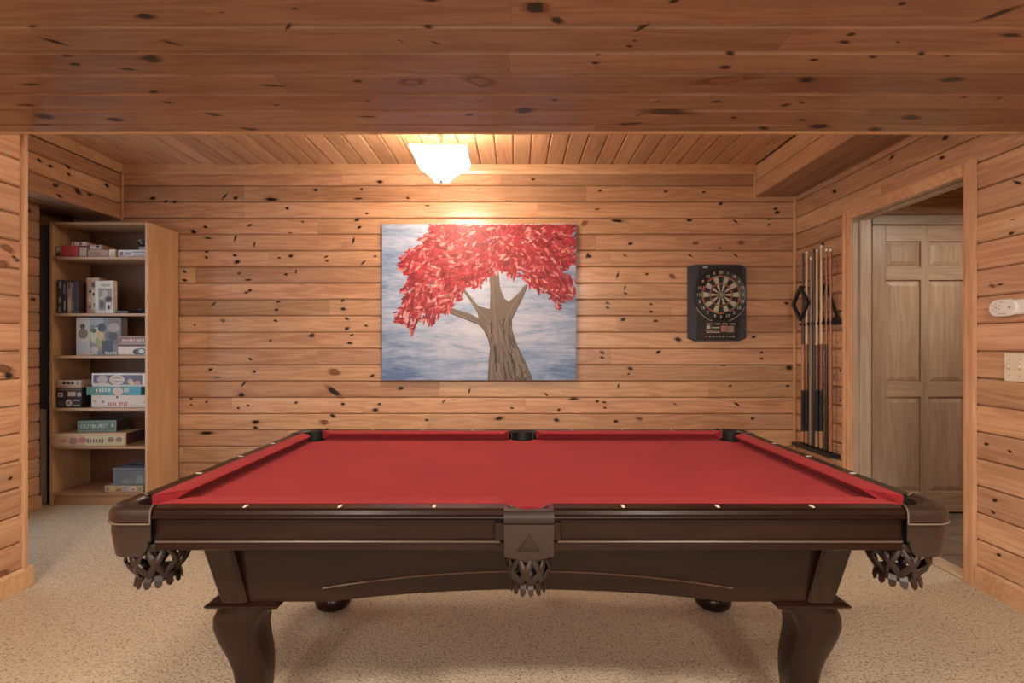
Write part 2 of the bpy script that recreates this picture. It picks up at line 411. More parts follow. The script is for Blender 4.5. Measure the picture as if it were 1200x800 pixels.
# six-panel closet door
DX0, DX1, DTOP = 2.54, 3.29, 2.05
door = struct('door_1', bx(DX0, DX1, HB + .004, HB + .028, .012, DTOP), door_wood)
zr = {'bottom_rail': (.012, .155), 'lock_rail': (.83, .935), 'middle_rail': (1.66, 1.755), 'top_rail': (1.935, DTOP)}
for nm, (a, b) in zr.items():
    obj(nm, bx(DX0 + .095, DX1 - .095, HB - .008, HB + .004, a, b, .003), wood('rail_wood_' + nm, (.50, .385, .28), (.40, .29, .20), (.28, .185, .12), rough=.4, vary=.08), door)
for x0, x1 in ((DX0, DX0 + .095), (DX1 - .095, DX1), (2.885, 2.945)):
    obj('stile', bx(x0, x1, HB - .0085, HB + .004, .012, DTOP, .003), door_wood, door)
for x0, x1 in ((DX0 + .105, 2.877), (2.953, DX1 - .105)):
    for z0, z1 in ((.165, .82), (.945, 1.65), (1.765, 1.925)):
        b = NB(); loft(b, [[(x0, HB + .004, z0), (x1, HB + .004, z0), (x1, HB + .004, z1), (x0, HB + .004, z1)],
                           [(x0 + .004, HB + .001, z0 + .004), (x1 - .004, HB + .001, z0 + .004), (x1 - .004, HB + .001, z1 - .004), (x0 + .004, HB + .001, z1 - .004)],
                           [(x0 + .03, HB - .006, z0 + .03), (x1 - .03, HB - .006, z0 + .03), (x1 - .03, HB - .006, z1 - .03), (x0 + .03, HB - .006, z1 - .03)]])
        obj('panel', b, door_wood, door)
struct('trim_8', bx(DX0 - .075, DX0 - .005, HB - .01, HB + .03, 0, 2.125, .004), jamb_wood)
struct('trim_9', bx(DX0 - .005, DX1 + .06, HB - .012, HB + .03, DTOP + .005, 2.125, .005), wood('head_wood', (.50, .40, .30), (.41, .31, .22), (.30, .21, .14), rough=.4))

# left partition, alcove
wl = NB(); box(wl, XL - .10, XL - .012, -2.6, 2.43, 0, ZC + .05)
wall_left = struct('wall_left', wl, subwood)
for k, z in enumerate(rows_z):
    z0, z1 = max(z, 0.0), min(z + PIT, ZC)
    if z1 - z0 < .03: continue
    plank(wall_left, 2.424 - .6, z1 - z0, (XL, (2.424 + .6) / 2, (z0 + z1) / 2), 'left', pine)
struct('trim_10', bx(XL - .115, XL + .014, 2.424, 2.446, 0, ZC, .003), pine_trim_z)
struct('baseboard_left', prism(NB(), [(XL, 0), (XL + .017, 0), (XL + .017, .094), (XL + .010, .108), (XL, .108)], 0, 2.470, 'Y'), pine_trim)
XA = -3.50
wall_alcove = struct('wall_alcove', box(bx(XA - .1, XA - .012, .9, 3.64, 0, ZC + .05), -3.75, -3.65, 3.64, YB + .1, 0, ZC + .05), subwood)
for k, z in enumerate(rows_z):
    z0, z1 = max(z, 0.0), min(z + PIT, ZC)
    if z1 - z0 < .03: continue
    plank(wall_alcove, 1.14, z1 - z0, (XA, 3.07, (z0 + z1) / 2), 'left', pine_k)
struct('baseboard_alcove', bx(XA, XA + .018, 2.5, 3.64, 0, .09, .003), pine_trim)
struct('wall_alcove_end', bx(-3.6, XL - .1, .8, .9, 0, ZC), plaster)

# near room shell behind the camera
struct('wall_front', bx(-2.6, XR + .12, -2.7, -2.6, 0, ZL + .1), plaster)

# raised ceiling: boards run front to back
ceiling = struct('ceiling', bx(-3.7, XR + .12, YH - .02, YB + .12, ZC + .012, ZC + .06), subwood)
x = -3.22
while x < 1.96:
    x1 = min(x + PIT, 1.962)
    plank(ceiling, YB - YH, x1 - x, ((x + x1) / 2, (YB + YH) / 2, ZC), 'down_y', pine)
    x += PIT
# low ceiling: boards run across
clow = struct('ceiling.001', box(bx(-2.6, XR + .12, -2.7, YH - .001, ZL + .012, ZL + .06), -3.7, XR + .12, YH - .12, YH - .001, ZL + .06, ZC + .012), subwood)
y = YH; k = 0
CF = {0: [-2.6, .35, 2.41], 1: [-2.6, 1.45, 2.41], 2: [-2.6, .1, 2.41], 3: [-2.6, -.86, 2.41], 4: [-2.6, -.02, 2.41], 5: [-2.6, .85, 2.41], 6: [-2.6, -.012, 2.41]}
while y > .25:
    y0 = y - (PIT if k else .075)
    cuts = CF.get(k, splits(-2.6, XR + .12, rng))
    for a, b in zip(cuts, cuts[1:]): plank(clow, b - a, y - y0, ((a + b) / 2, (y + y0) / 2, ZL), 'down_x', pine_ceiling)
    y = y0; k += 1
YC_EDGE = [YH - .075 - PIT * i for i in range(-1, 12)]
struct('trim_11', bx(-2.55, XR, YH, YH + .018, ZL - .004, ZL + .07, .004), pine_trim)

# boxed soffits
sl = struct('soffit_left', bx(XA - .1, -3.232, 2.2, YB, 2.232, ZC + .05), subwood)
for z0, z1 in ((2.22, 2.3535), (2.3535, 2.487), (2.487, 2.6)): plank(sl, 1.84, z1 - z0, (-3.22, 3.13, (z0 + z1) / 2), 'left', pine)
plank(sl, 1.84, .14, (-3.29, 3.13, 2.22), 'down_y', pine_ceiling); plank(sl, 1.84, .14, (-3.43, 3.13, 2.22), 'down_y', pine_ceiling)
struct('trim_12', prism(NB(), [(-3.22, ZC), (-3.19, ZC), (-3.195, ZC - .02), (-3.207, ZC - .05), (-3.212, 2.60), (-3.22, 2.60)], 2.25, YB - .02, 'Y'), pine_trim)
struct('trim_13', bx(-3.22, -3.204, YB - .016, YB, 2.215, 2.61, .003), pine_trim_z)
sr = struct('soffit_right', bx(1.974, XR, 2.24, YB, 2.42, ZC + .05), subwood)
for z0, z1 in ((2.408, 2.5415), (2.5415, 2.67)): plank(sr, YB - 2.25, z1 - z0, (1.962, (YB + 2.25) / 2, (z0 + z1) / 2), 'right', pine_trim)
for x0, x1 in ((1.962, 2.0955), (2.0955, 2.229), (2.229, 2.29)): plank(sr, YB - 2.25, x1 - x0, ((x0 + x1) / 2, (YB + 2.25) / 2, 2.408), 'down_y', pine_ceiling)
struct('trim_14', bx(1.95, 1.962, YB - .014, YB, 2.405, 2.60, .002), pine_trim_z)
struct('trim_15', bx(1.962, XR, YB - .016, YB, 2.382, 2.408, .003), pine_trim)

# ------------------------------------------------------------------ knots: dark ovals let into the boards
def knots(parent, lst, place, nrm, along, across):
    """lst: (u, v, a, b, tilt, tone) in metres on the surface"""
    bm = NB(); lay = collay(bm); rk = random.Random(11)
    A, B, Nn = Vector(along), Vector(across), Vector(nrm)
    for c, a, b, tilt, tone in lst:
        C = Vector(c) + Nn * (.0007 + .0006 * rk.random())
        n = 14; rings = []
        jit = [1 + rk.uniform(-.16, .16) for _ in range(n)]
        for s in (0.75, 1.02, 1.22, 1.9):
            rr = []
            for k in range(n):
                t = 2 * math.pi * k / n
                u, v = a * s * math.cos(t) * jit[k], b * s * math.sin(t) * jit[k]
                if s > 1.5: u *= 1.35; v *= .8
                ct, stt = math.cos(tilt), math.sin(tilt)
                rr.append(C + A * (u * ct - v * stt) + B * (u * stt + v * ct))
            rings.append([bm.verts.new(p) for p in rr])
        core = (.012, .007, .006); rim = (.03, .013, .008); hal = (.15, .055, .022)
        if tone: core, rim, hal = (.22, .09, .04), (.16, .06, .026), (.25, .11, .05)
        cols = [(*core, 1), (*rim, 1), (*hal, .5), (*hal, 0)]
        f = bm.faces.new(rings[0])
        for l in f.loops: l[lay] = cols[0]
        for i in range(3):
            for k in range(n):
                f = bm.faces.new((rings[i][k], rings[i][(k + 1) % n], rings[i + 1][(k + 1) % n], rings[i + 1][k]))
                for l, q in zip(f.loops, (i, i, i + 1, i + 1)): l[lay] = cols[q]
    o = obj('knots', bm, knot_m, parent, center=False, kind='stuff')
    return o
def parse(s):
    out = []
    for t in s.split(';'):
        p = t.split()
        if p: out.append((float(p[0]), float(p[1]), float(p[2]), p[3] if len(p) > 3 else ''))
    return out
KA = "92 123 7;127 132 5;152 133 5;290 118 9 d;320 122 6;420 126 18 e;541 100 6;668 98 4;658 124 11 e;462 150 5;205 215 7;237 202 5;360 197 6;505 188 4;655 182 6;661 203 6;245 233 10 e;320 232 8 v;372 250 7 v;470 218 4 l;645 240 8 v;240 270 5;240 286 5;318 280 5;325 298 8;441 287 4;472 282 6;570 284 5;573 295 5;672 300 8 d;705 283 4;180 325 5;180 349 6;355 348 9 e;330 330 4;459 333 5;487 325 6 v;350 383 5;360 377 5;260 415 8 d;438 408 5;433 430 5;615 405 5;617 428 7;430 460 5;627 455 6;627 482 6;680 474 5;208 472 3;285 460 6 l;530 501 8;416 515 4;641 500 5;635 522 7;361 566 5;251 595 5;372 600 5;269 616 8 e;593 602 13 l;697 612 6;343 634 9 d;337 665 8;590 655 22 n;198 676 4;198 692 4;240 684 4;328 701 4;355 694 4;487 686 5;616 690 5;717 690 5;375 740 8;375 755 6;565 740 10 l;240 770 18 e"
KB = "102 102 5;283 104 5;387 106 5;434 138 6;585 152 5;590 162 6;348 183 7;475 187 7 n;567 180 4;567 196 4;58 192 8 l;150 185 15 e;185 248 6;365 247 7 l;432 260 8 e;490 245 8 l;67 280 7 v;170 280 6 n;350 280 7 n;475 280 7 n;230 332 5;150 335 8 v;300 338 8 l;170 370 6 v;172 385 5;122 412 5;122 424 5;242 415 4;242 435 5;165 457 7;255 461 6;615 412 6;525 505 6;317 512 9;107 548 6;107 562 5;262 547 6;547 548 4;547 565 4;185 592 7;442 583 8 e;623 590 8;180 607 4;152 640 6 v;460 640 4;619 640 5;30 676 13 e;113 685 5;115 700 4;308 690 6 n;478 690 8 n;145 738 6;210 730 8 l;522 730 5"
rk = random.Random(5)
def shape(s, f, m):
    a = s * m; b = a * rk.uniform(.6, .85); tilt = rk.uniform(-.4, .4); tone = 0
    if f == 'e': b = a * .28; tilt = rk.uniform(-.12, .12)
    if f == 'd': b = a * .35; tilt = .8
    if f == 'n': b = a * .35; tilt = -.6
    if f == 'v': b = a * .4; tilt = 1.3
    if f == 'l': tone = 1
    return a * 1.0, b, tilt, tone
lst = []
for s, ox in ((KA, 140), (KB, 660)):
    for u, v, z, f in parse(s):
        px, py = ox + u / 2.353, 180 + v / 2.353
        lst.append(((PX(px, YB), YB, PZ(py, YB)), *shape(z, f, YB / F / 2.353 * .72)))
for i in range(20):       # between canvas, shelf and table, where the photograph shows more of them
    pass
for px, py, z, f in parse("445 213 3;520 205 2;478 232 2;501 241 3 e;560 222 2 e;625 210 2;700 245 3 e;430 250 2;440 480 3;520 470 3 d;585 490 4;640 462 3 n;652 492 3;500 492 2;470 455 3;550 458 3 v;600 478 2;655 480 2;390 487 3;700 470 2;720 258 2;690 300 3"):
    lst.append(((PX(px, YB), YB, PZ(py, YB)), *shape(z, f, YB / F * .72)))
knots(wall_back, lst, None, (0, -1, 0), (1, 0, 0), (0, 0, 1))
lst = []
def on_right(px, py): d = F * XR / (px - VX); return (XR, d, PZ(py, d))
for s, ox, oy, sc in (("438 5 10;252 72 9;427 73 9;53 190 8;675 287 8 e;668 335 8;628 513 10 e;690 160 14 n;600 518 8 l", 960, 160, 2.9625), ("490 250 6;560 272 6;515 415 6;510 450 5;527 575 6;562 675 9 e", 960, 420, 2.5),
                      ("220 80 13;310 205 9 l;310 655 10 e", 920, 270, 5), ("370 80 8;330 120 14 v;370 280 9", 920, 420, 5.714), ("10 520 14 n;5 620 10", 1140, 330, 5.714)):
    for u, v, z, f in parse(s):
        c = on_right(ox + u / sc, oy + v / sc); lst.append((c, *shape(z, f, c[1] / F / sc * .8)))
knots(wall_right, lst, None, (-1, 0, 0), (0, -1, 0), (0, 0, 1))
lst = []
def on_low(px, py): d = F * (ZL - EYE) / (VY - py); return (PX(px, d), d, ZL)
KC = "340 38 18;520 28 6 e;1010 1 14 e;675 62 12 d;400 100 15 n;130 98 18 n;75 62 9 e;355 137 20;157 130 8;175 150 9;640 200 20 e;838 190 8;968 192 22 l;1125 190 28 l;392 240 7;647 246 6;862 237 7;75 198 18 e;1125 237 5;500 268 12;860 273 14 e;1100 268 9;103 272 16;95 292 16 e;270 280 14;60 246 18 e;360 215 10;1020 100 9 n;940 95 6 n;1003 62 9;690 20 5;300 162 14 e;585 302 12"
KD = "55 17 24;105 47 14;380 2 10;915 8 8;305 64 16 d;288 95 4;275 108 6;795 80 8;780 98 10;1140 32 30 d;1170 82 22 e;905 98 4;202 128 5;195 147 7;512 125 9;500 157 10;708 140 7;845 133 8;960 126 8;1020 131 6;690 186 16;1030 186 20;500 187 100 e;100 234 6;340 238 7;480 238 8;640 246 9;680 240 6;1060 228 5;1142 230 6;30 258 16;365 262 60 e;275 290 24 e;520 275 7;680 280 7;935 275 18;720 296 18;590 300 12;850 303 12;300 268 8 d"
for s, ox in ((KC, 0), (KD, 600)):
    for u, v, z, f in parse(s):
        if z > 50 and v == 187: f = 'l'
        c = on_low(ox + u / 2, v / 2); a, b, t, tn = shape(min(z, 50), f, c[1] / F / 2 * .75)
        if z >= 50: b = min(b, .018)
        lst.append((c, a, b, t, tn))
knots(clow, lst, None, (0, 0, -1), (1, 0, 0), (0, -1, 0))
lst = []
for px, py, z in ((8, 291, 5), (16, 301, 2), (20, 305, 2), (2, 310, 5), (5, 432, 7), (10, 440, 4), (3, 672, 5), (12, 560, 2)):
    d = F * -XL / (VX - px); lst.append(((XL, d, PZ(py, d)), *shape(z, 'l' if z > 4 else '', d / F * .9)))
knots(wall_left, lst, None, (1, 0, 0), (0, 1, 0), (0, 0, 1))
lst = []
for u, v, z in ((203, 168, 7), (260, 198, 8), (353, 203, 8), (357, 240, 7), (288, 298, 9), (405, 330, 12), (310, 353, 9), (467, 347, 8), (555, 298, 8)):
    px, py = u / 4.445, 150 + v / 4.445; d = F * 3.22 / (VX - px); lst.append(((-3.22, d, PZ(py, d)), *shape(z, '', d / F / 4.445 * 1.2)))
knots(sl, lst, None, (1, 0, 0), (0, 1, 0), (0, 0, 1))

# ------------------------------------------------------------------ pool table
TX, TY = .0355, 1.925
HX, HY, NX, NY = 1.1325, .625, 1.0125, .505         # rail outer half sizes, cushion nose half sizes
ZT, ZB = .767, .731
T = thing('pool_table', 'dark wooden pool table with red cloth and leather drop pockets on the carpet', 'pool table', (TX, TY, 0))
# cloth bed with pocket cut-outs
PR = .060
pc_corner = (NX + .020, NY + .020); pc_side = NY + .045
def bed_outline():
    pts = []
    BX, BY = NX + .03, NY + .03
    def arc(cx, cy, a0, a1, n=8):
        return [(cx + PR * math.cos(R(a0 + (a1 - a0) * i / n)), cy + PR * math.sin(R(a0 + (a1 - a0) * i / n))) for i in range(n + 1)]
    c = pc_corner
    pts += arc(-c[0], -c[1], 109, -19)[::1]
    pts += arc(0, -pc_side, 164, 16)
    pts += arc(c[0], -c[1], 199, 71)
    pts += arc(c[0], c[1], 289, 161)
    pts += arc(0, pc_side, -16, -164)
    pts += arc(-c[0], c[1], 19, -109)
    return pts
obj('bed_cloth', prism(NB(), bed_outline(), ZB - .03, ZB, 'Z'), cloth, T)
def to_side(side):
    """local frame (s along the rail, o inward from the outer edge) to table x,y"""
    return {'front': lambda s, o: (s, -HY + o), 'back': lambda s, o: (-s, HY - o), 'left': lambda s, o: (-HX + o, -s), 'right': lambda s, o: (HX - o, s)}[side]
def rail_piece(side, s0, s1, prof, name, mat, e0=0.0, e1=0.0, n0=None, smooth=False):
    f = to_side(side); bm = NB()
    w = prof
    rings = []
    for s, e in ((s0, e0), (s1, e1)):
        rings.append([(*f(s + e * o, o), z) for o, z in w])
    loft(bm, rings)
    return obj(name, bm, mat, T, smooth=smooth)
RAIL = [(.052, ZT), (.014, ZT), (.006, ZT - .004), (.002, ZT - .013), (-.003, ZT - .017), (-.004, ZT - .021), (.001, ZT - .026), (.012, ZT - .030), (.052, ZT - .030)]
CUSH = [(.0525, ZT + .001), (.085, ZT + .001), (.113, ZT + .000), (.1195, ZT - .002), (.120, ZT - .005), (.100, ZT - .019), (.082, ZB + .0005), (.0525, ZB + .0005)]
APRON = [(.016, .735), (.016, .684), (.011, .682), (.0075, .679), (.011, .675), (.010, .658), (.014, .655), (.042, .655), (.042, .735)]
CR, SR = .135, .066
segs = [('front', -HX + CR, -SR), ('front', SR, HX - CR), ('back', -HX + CR, -SR), ('back', SR, HX - CR), ('left', -HY + CR, HY - CR), ('right', -HY + CR, HY - CR)]
for side, s0, s1 in segs:
    long_ = side in ('front', 'back')
    mid0 = long_ and s0 == SR; mid1 = long_ and s1 == -SR
    r = rail_piece(side, s0, s1, RAIL, 'rail', mahog if long_ else wood('mahogany_side', (.024, .0090, .0055), (.0150, .0056, .0036), (.008, .0030, .002), rough=.30, coat=.10, vary=.05, axis='Y', grainbump=.03))
    # cushion with flared mouth ends
    f = to_side(side); bm = NB(); rings = []
    for sgn, s, mid in ((0, s0, mid0), (1, s1, mid1)):
        ring = []
        for o, z in CUSH:
            t = (o - .0525) / .0675
            if mid: e = .000 + .026 * max(t, 0) ** 1.5
            else: e = -.012 + .068 * max(t, 0) ** 1.3
            ring.append((*f(s + (e if sgn == 0 else -e), o), z))
        rings.append(ring)
    # a few extra rings for the curve of the mouth
    loft(bm, rings); obj('cushion', bm, cloth, T)
    rail_piece(side, s0 + .008 * (not mid0), s1 - .008 * (not mid1), APRON, 'apron', mahog)
    # bead along the apron
    b = NB(); p0, p1 = f(s0 + .01, .009), f(s1 - .01, .009)
    tube(b, [(*p0, .6795), (*p1, .6795)], .0028, 6); obj('apron_bead', b, bead_m, T)
    # sights
    N = [k * NX / 4 for k in range(-3, 4) if k] if long_ else [k * NX / 4 for k in (-1, 0, 1)]
    for s in N:
        if not (s0 < s < s1): continue
        b = NB(); pts = [(*f(s + a, .029 + c), ) for a, c in ((-.0035, -.010), (.0035, -.010), (.0045, 0), (.0035, .010), (-.0035, .010), (-.0045, 0))]
        cx_, cy_ = f(s, .029)
        prism(b, pts, ZT, ZT + .0012, 'Z'); o = obj('sight', b, pearl, r); o.location = Vector(o.location) - Vector(r.location)
# corner pockets
def rrect_ray(px, py, ang, rad=.062):
    """distance from (px,py) to the rounded corner of the table outline, corner at (-HX,-HY)"""
    dx, dy = math.cos(ang), math.sin(ang)
    best = 0.0; t = 0.0
    lo, hi = 0.0, .4
    def inside(x, y):
        if x < -HX or y < -HY: return False
        cx, cy = -HX + rad, -HY + rad
        if x < cx and y < cy: return (x - cx) ** 2 + (y - cy) ** 2 <= rad * rad
        return True
    for _ in range(40):
        m = (lo + hi) / 2
        if inside(px + dx * m, py + dy * m): lo = m
        else: hi = m
    return lo
def basket(parent, cx, cy, ztop, rtop, h, open_dir, dark, n=9):
    """leather lattice drop pocket with a fringed cup"""
    prof = lambda t: rtop * (1.0 + .16 * math.sin(math.pi * min(t * 1.25, 1)) - .52 * max(t - .30, 0) ** 1.25)
    b = NB()
    for fam in (1, -1):
        for k in range(n):
            pts, ups = [], []
            for i in range(9):
                t = i / 8; a = 2 * math.pi * (k + fam * t * 1.15) / n
                r = prof(t); pts.append((cx + r * math.cos(a), cy + r * math.sin(a), ztop - h * t)); ups.append((math.cos(a), math.sin(a), 0.15))
            tube(b, pts, [.0108 - .0038 * math.sin(math.pi * ((i / 8 * 3.0) % 1.0)) for i in range(9)], 6, flat=.45, up=ups)
    o = obj('basket', b, dark, parent, smooth=True)
    # collar at the top and cup at the bottom
    b = NB(); lathe(b, [(rtop - .004, ztop + .012), (rtop + .005, ztop + .012), (rtop + .007, ztop), (rtop + .004, ztop - .010), (rtop - .003, ztop - .010)], cx, cy, 20)
    obj('basket_collar', b, dark, parent, smooth=True)
    r1 = prof(1.0)
    b = NB(); lathe(b, [(.004, ztop - h - .004), (r1 * .75, ztop - h - .006), (r1 + .002, ztop - h + .006), (r1 + .004, ztop - h + .016), (r1 * .9, ztop - h + .016), (r1 * .7, ztop - h + .002), (.004, ztop - h + .003)], cx, cy, 18)
    obj('basket_cup', b, dark, parent, smooth=True)
    m = 13
    for k in range(m):
        a = 2 * math.pi * k / m; c, s = math.cos(a), math.sin(a); w_ = math.pi * r1 / m * .86
        b = NB(); rings = []
        for rr, z, ww in ((r1 + .001, ztop - h + .014, w_), (r1 + .007, ztop - h + .002, w_ * 1.05), (r1 + .009, ztop - h - .011, w_ * .9), (r1 + .010, ztop - h - .017, w_ * .35)):
            rings.append([(cx + c * (rr + q) - s * p * ww, cy + s * (rr + q) + c * p * ww, z) for p, q in ((-1, 0), (1, 0), (1, .0035), (-1, .0035))])
        loft(b, rings); obj('fringe', b, dark, parent)
def corner_pocket(sx, sy, dark):
    # modelled at (-,-) and mirrored
    P = bpy.data.objects.new('corner_pocket', None); link(P, T); P.empty_display_size = .05
    def M(bm):
        bmesh.ops.scale(bm, vec=(-sx, -sy, 1), verts=bm.verts); return bm
    cx, cy = -pc_corner[0], -pc_corner[1]
    n = 24; a0, a1 = R(225 - 66), R(225 + 66)
    angs = [a0 + (a1 - a0) * i / n for i in range(n + 1)]
    rings = []
    for a in angs:
        D = rrect_ray(cx, cy, a) + .004; ri = .060; c, s = math.cos(a), math.sin(a)
        pr = [(ri, ZT - .035), (ri, ZT - .006), (ri + .006, ZT + .001), ((ri + D) / 2, ZT + .005), (D - .010, ZT + .001), (D - .003, ZT - .007), (D, ZT - .018), (D - .001, ZT - .032), (D - .012, ZT - .037)]
        rings.append([(cx + c * r, cy + s * r, z) for r, z in pr])
    obj('pocket_lip', M(loft(NB(), rings)), leather, P, smooth=True)
    # pale piping under the lip and along both seams
    b = NB(); tube(b, [(cx + math.cos(a) * (rrect_ray(cx, cy, a) + .004), cy + math.sin(a) * (rrect_ray(cx, cy, a) + .004), ZT - .037) for a in angs], .0024, 6)
    for a in (angs[0], angs[-1]):
        D = rrect_ray(cx, cy, a) + .004; c, s = math.cos(a), math.sin(a)
        tube(b, [(cx + c * r, cy + s * r, z) for r, z in ((.063, ZT + .001), ((.06 + D) / 2, ZT + .006), (D - .008, ZT + .002), (D + .001, ZT - .008), (D + .002, ZT - .020), (D + .001, ZT - .036))], .0022, 6)
    obj('pocket_piping', M(b), piping_m, P, smooth=True)
    # skirt: leather shield that narrows downwards
    rings = []
    for i in range(n + 1):
        t = i / n; a = angs[i]; e = abs(2 * t - 1)
        D = rrect_ray(cx, cy, a) + .001; c, s = math.cos(a), math.sin(a)
        zb = .638 + .052 * max(0, (e - .72) / .28) ** 1.5
        rings.append([(cx + c * (D + d), cy + s * (D + d), z) for d, z in ((-.004, ZT - .036), (-.002, ZT - .060), (-.005, ZT - .085), (-.012, zb), (-.020, zb), (-.016, ZT - .036))])
    obj('pocket_skirt', M(loft(NB(), rings)), leather, P, smooth=True)
    # black liner
    rings = []
    for i in range(n + 1):
        a = R(225 - 112 + 224 * i / n); c, s = math.cos(a), math.sin(a)
        rings.append([(cx + c * r, cy + s * r, z) for r, z in ((.054, ZT - .004), (.0615, ZT - .004), (.0615, .66), (.054, .66))])
    obj('pocket_liner', M(loft(NB(), rings)), rubber, P, smooth=True)
    basket(P, -(cx - .008) * sx, -(cy - .004) * sy, .652, .066, .098, None, dark)
for sx in (-1, 1):
    for sy in (-1, 1):
        corner_pocket(sx, sy, leather_d)
def side_pocket(sy):
    P = bpy.data.objects.new('side_pocket', None); link(P, T); P.empty_display_size = .05
    def M(bm):
        if sy > 0: bmesh.ops.scale(bm, vec=(1, -1, 1), verts=bm.verts)
        return bm
    Y0 = -HY - .007
    # lip: rolled leather with a scooped back edge
    rings = []
    for i in range(13):
        x = -SR + 2 * SR * i / 12; u = x / SR; back = -HY + .020 + .030 * abs(u) ** 3
        rings.append([(x, y, z) for y, z in ((back, ZT - .05), (back, ZT - .010), (back - .006, ZT - .003), (Y0 + .008, ZT - .003), (Y0, ZT - .010), (Y0 - .003, ZT - .021), (Y0, ZT - .034), (Y0 + .01, ZT - .036))])
    obj('pocket_lip', M(loft(NB(), rings)), leather_d, P, smooth=True)
    b = NB(); rings = []
    for u in [i / 8 - 1 for i in range(17)]:
        hw = lambda z: SR * (1.0 - .03 * (.728 - z) / .09)
        zb = .646 - .008 * (1 - u * u)
        rings.append([(u * hw(z), y, z) for y, z in ((Y0 - .001, ZT - .0365), (Y0 - .002, .690), (Y0 + .001, zb), (Y0 + .008, zb), (Y0 + .008, ZT - .0365))])
    loft(b, rings); obj('pocket_plate', M(b), leather, P, smooth=True)
    b = NB(); box(b, -SR - .026, -SR + .002, -HY + .004, -HY + .04, .683, ZT - .034, .003); obj('plate_block', M(b), mahog_z, P)
    b = NB(); box(b, SR - .002, SR + .020, -HY + .004, -HY + .04, .683, ZT - .034, .003); obj('plate_block', M(b), mahog_z, P)
    # embossed triangle of balls
    b = NB(); y = Y0 - .0035
    tri = [(-.028, .664), (.026, .664), (.002, .708)]
    tube(b, [(x, y, z) for x, z in tri], .0011, 5, closed=True)
    for r_ in range(5):
        for k in range(5 - r_):
            bmesh.ops.create_icosphere(b, subdivisions=1, radius=.0031, matrix=Matrix.Translation((-.019 + k * .0088 + r_ * .0044, y + .0018, .6695 + r_ * .0075)))
    tube(b, [(-.036, y + .001, .660), (.034, y + .001, .660)], .0008, 5)
    obj('embossed_ball_triangle', M(b), leather, P, smooth=True)
    rings = []
    cy = -pc_side
    for i in range(21):
        a = R(180 + 180 * i / 20) if True else 0; c, s = math.cos(a), math.sin(a)
        rings.append([(c * r, cy + s * r * .9, z) for r, z in ((.051, ZT - .008), (.057, ZT - .008), (.057, .66), (.051, .66))])
    obj('pocket_liner', M(loft(NB(), rings)), rubber, P, smooth=True)
    basket(P, 0, sy * (HY - .052), .640, .053, .088, None, leather_d)
side_pocket(-1); side_pocket(1)
# cabinet: tapered posts, arched panels
for sx in (-1, 1):
    for sy in (-1, 1):
        b = NB(); rings = []
        for z, xo, w_, yo, d_ in ((.664, .949, .090, .512, .075), (.452, .892, .078, .492, .070)):
            ch = .008
            base = [(xo - w_, yo - d_), (xo - .0, yo - d_), (xo, yo - ch), (xo - ch, yo), (xo - w_ + ch, yo), (xo - w_, yo - ch)]
            rings.append([(sx * x, sy * y, z) for x, y in base])
        loft(b, rings); obj('corner_post', b, mahog_z, T)
def arch_panel(half_t, half_b, name, axis, at, arch, zb, thick):
    pts = [(-half_t, .664), (half_t, .664), (half_b, zb)]
    for i in range(17):
        u = 1 - i / 8; pts.append((u * arch, zb + .036 * (1 - u * u)))
    pts.append((-half_b, zb))
    b = NB(); prism(b, pts, at[0], at[1], axis); o = obj(name, b, mahog if axis == 'Y' else mahog, T)
    return o
for sy in (-1, 1):
    arch_panel(.87, .83, 'cabinet_panel', 'Y', (sy * .477, sy * .455), .58, .449, .02)
    b = NB(); tube(b, [(u * .60, sy * .4785, .489 + .050 * (1 - u * u)) for u in [i / 10 - 1 for i in range(21)]], .0026, 5); obj('panel_bead', b, plain('groove_bead', (.10, .05, .03), .3, noise=.1), T)
for sx in (-1, 1):
    b = NB()
    pts = [(-.44, .664), (.44, .664), (.43, .449)] + [((1 - i / 6) * .28, .449 + .03 * (1 - (1 - i / 6) ** 2)) for i in range(13)] + [(-.43, .449)]
    x1 = .872
    vs = [[], []]
    prism(b, pts, sx * x1, sx * (x1 - .022), 'X'); obj('cabinet_panel', b, mahog, T)
# legs
def sq(cx, cy, z, h, p=3.2, n=20):
    out = []
    for k in range(n):
        a = 2 * math.pi * k / n; c, s = math.cos(a), math.sin(a)
        out.append((cx + h * math.copysign(abs(c) ** (2 / p), c), cy + h * math.copysign(abs(s) ** (2 / p), s), z))
    return out
for sx in (-1, 1):
    for sy in (-1, 1):
        L = bpy.data.objects.new('leg', None); link(L, T); L.empty_display_size = .05
        cx, cy = sx * .829, (-.388 if sy < 0 else .345)
        b = NB(); loft(b, [[(cx + i * h, cy + j * h, z) for i, j in ((-1, -1), (1, -1), (1, 1), (-1, 1))] for h, z in ((.092, .4300), (.102, .4345), (.107, .4395), (.107, .4440), (.099, .4475), (.095, .4490))])
        obj('plinth', b, mahog, L)
        #       z     half  out-x  out-y
        stat = [(.4300, .080, .010, .004), (.414, .078, .020, .008), (.392, .073, .034, .014), (.362, .067, .043, .016), (.325, .062, .042, .012), (.290, .058, .036, .005),
                (.25, .054, .028, -.004), (.21, .050, .022, -.010), (.17, .047, .020, -.012), (.125, .046, .022, -.010), (.095, .049, .030, -.006), (.075, .058, .036, 0)]
        b = NB(); loft(b, [sq(cx + sx * ox, cy + sy * oy, z, h, 5.0) for z, h, ox, oy in stat]); obj('cabriole_leg', b, mahog_z, L, smooth=True)
        fx, fy = cx + sx * .040, cy + sy * .0
        b = NB(); lathe(b, [(.050, .084), (.066, .077), (.078, .062), (.082, .042), (.079, .022), (.066, .008), (.052, .0)], fx, fy, 24); obj('foot', b, mahog_z, L, smooth=True)

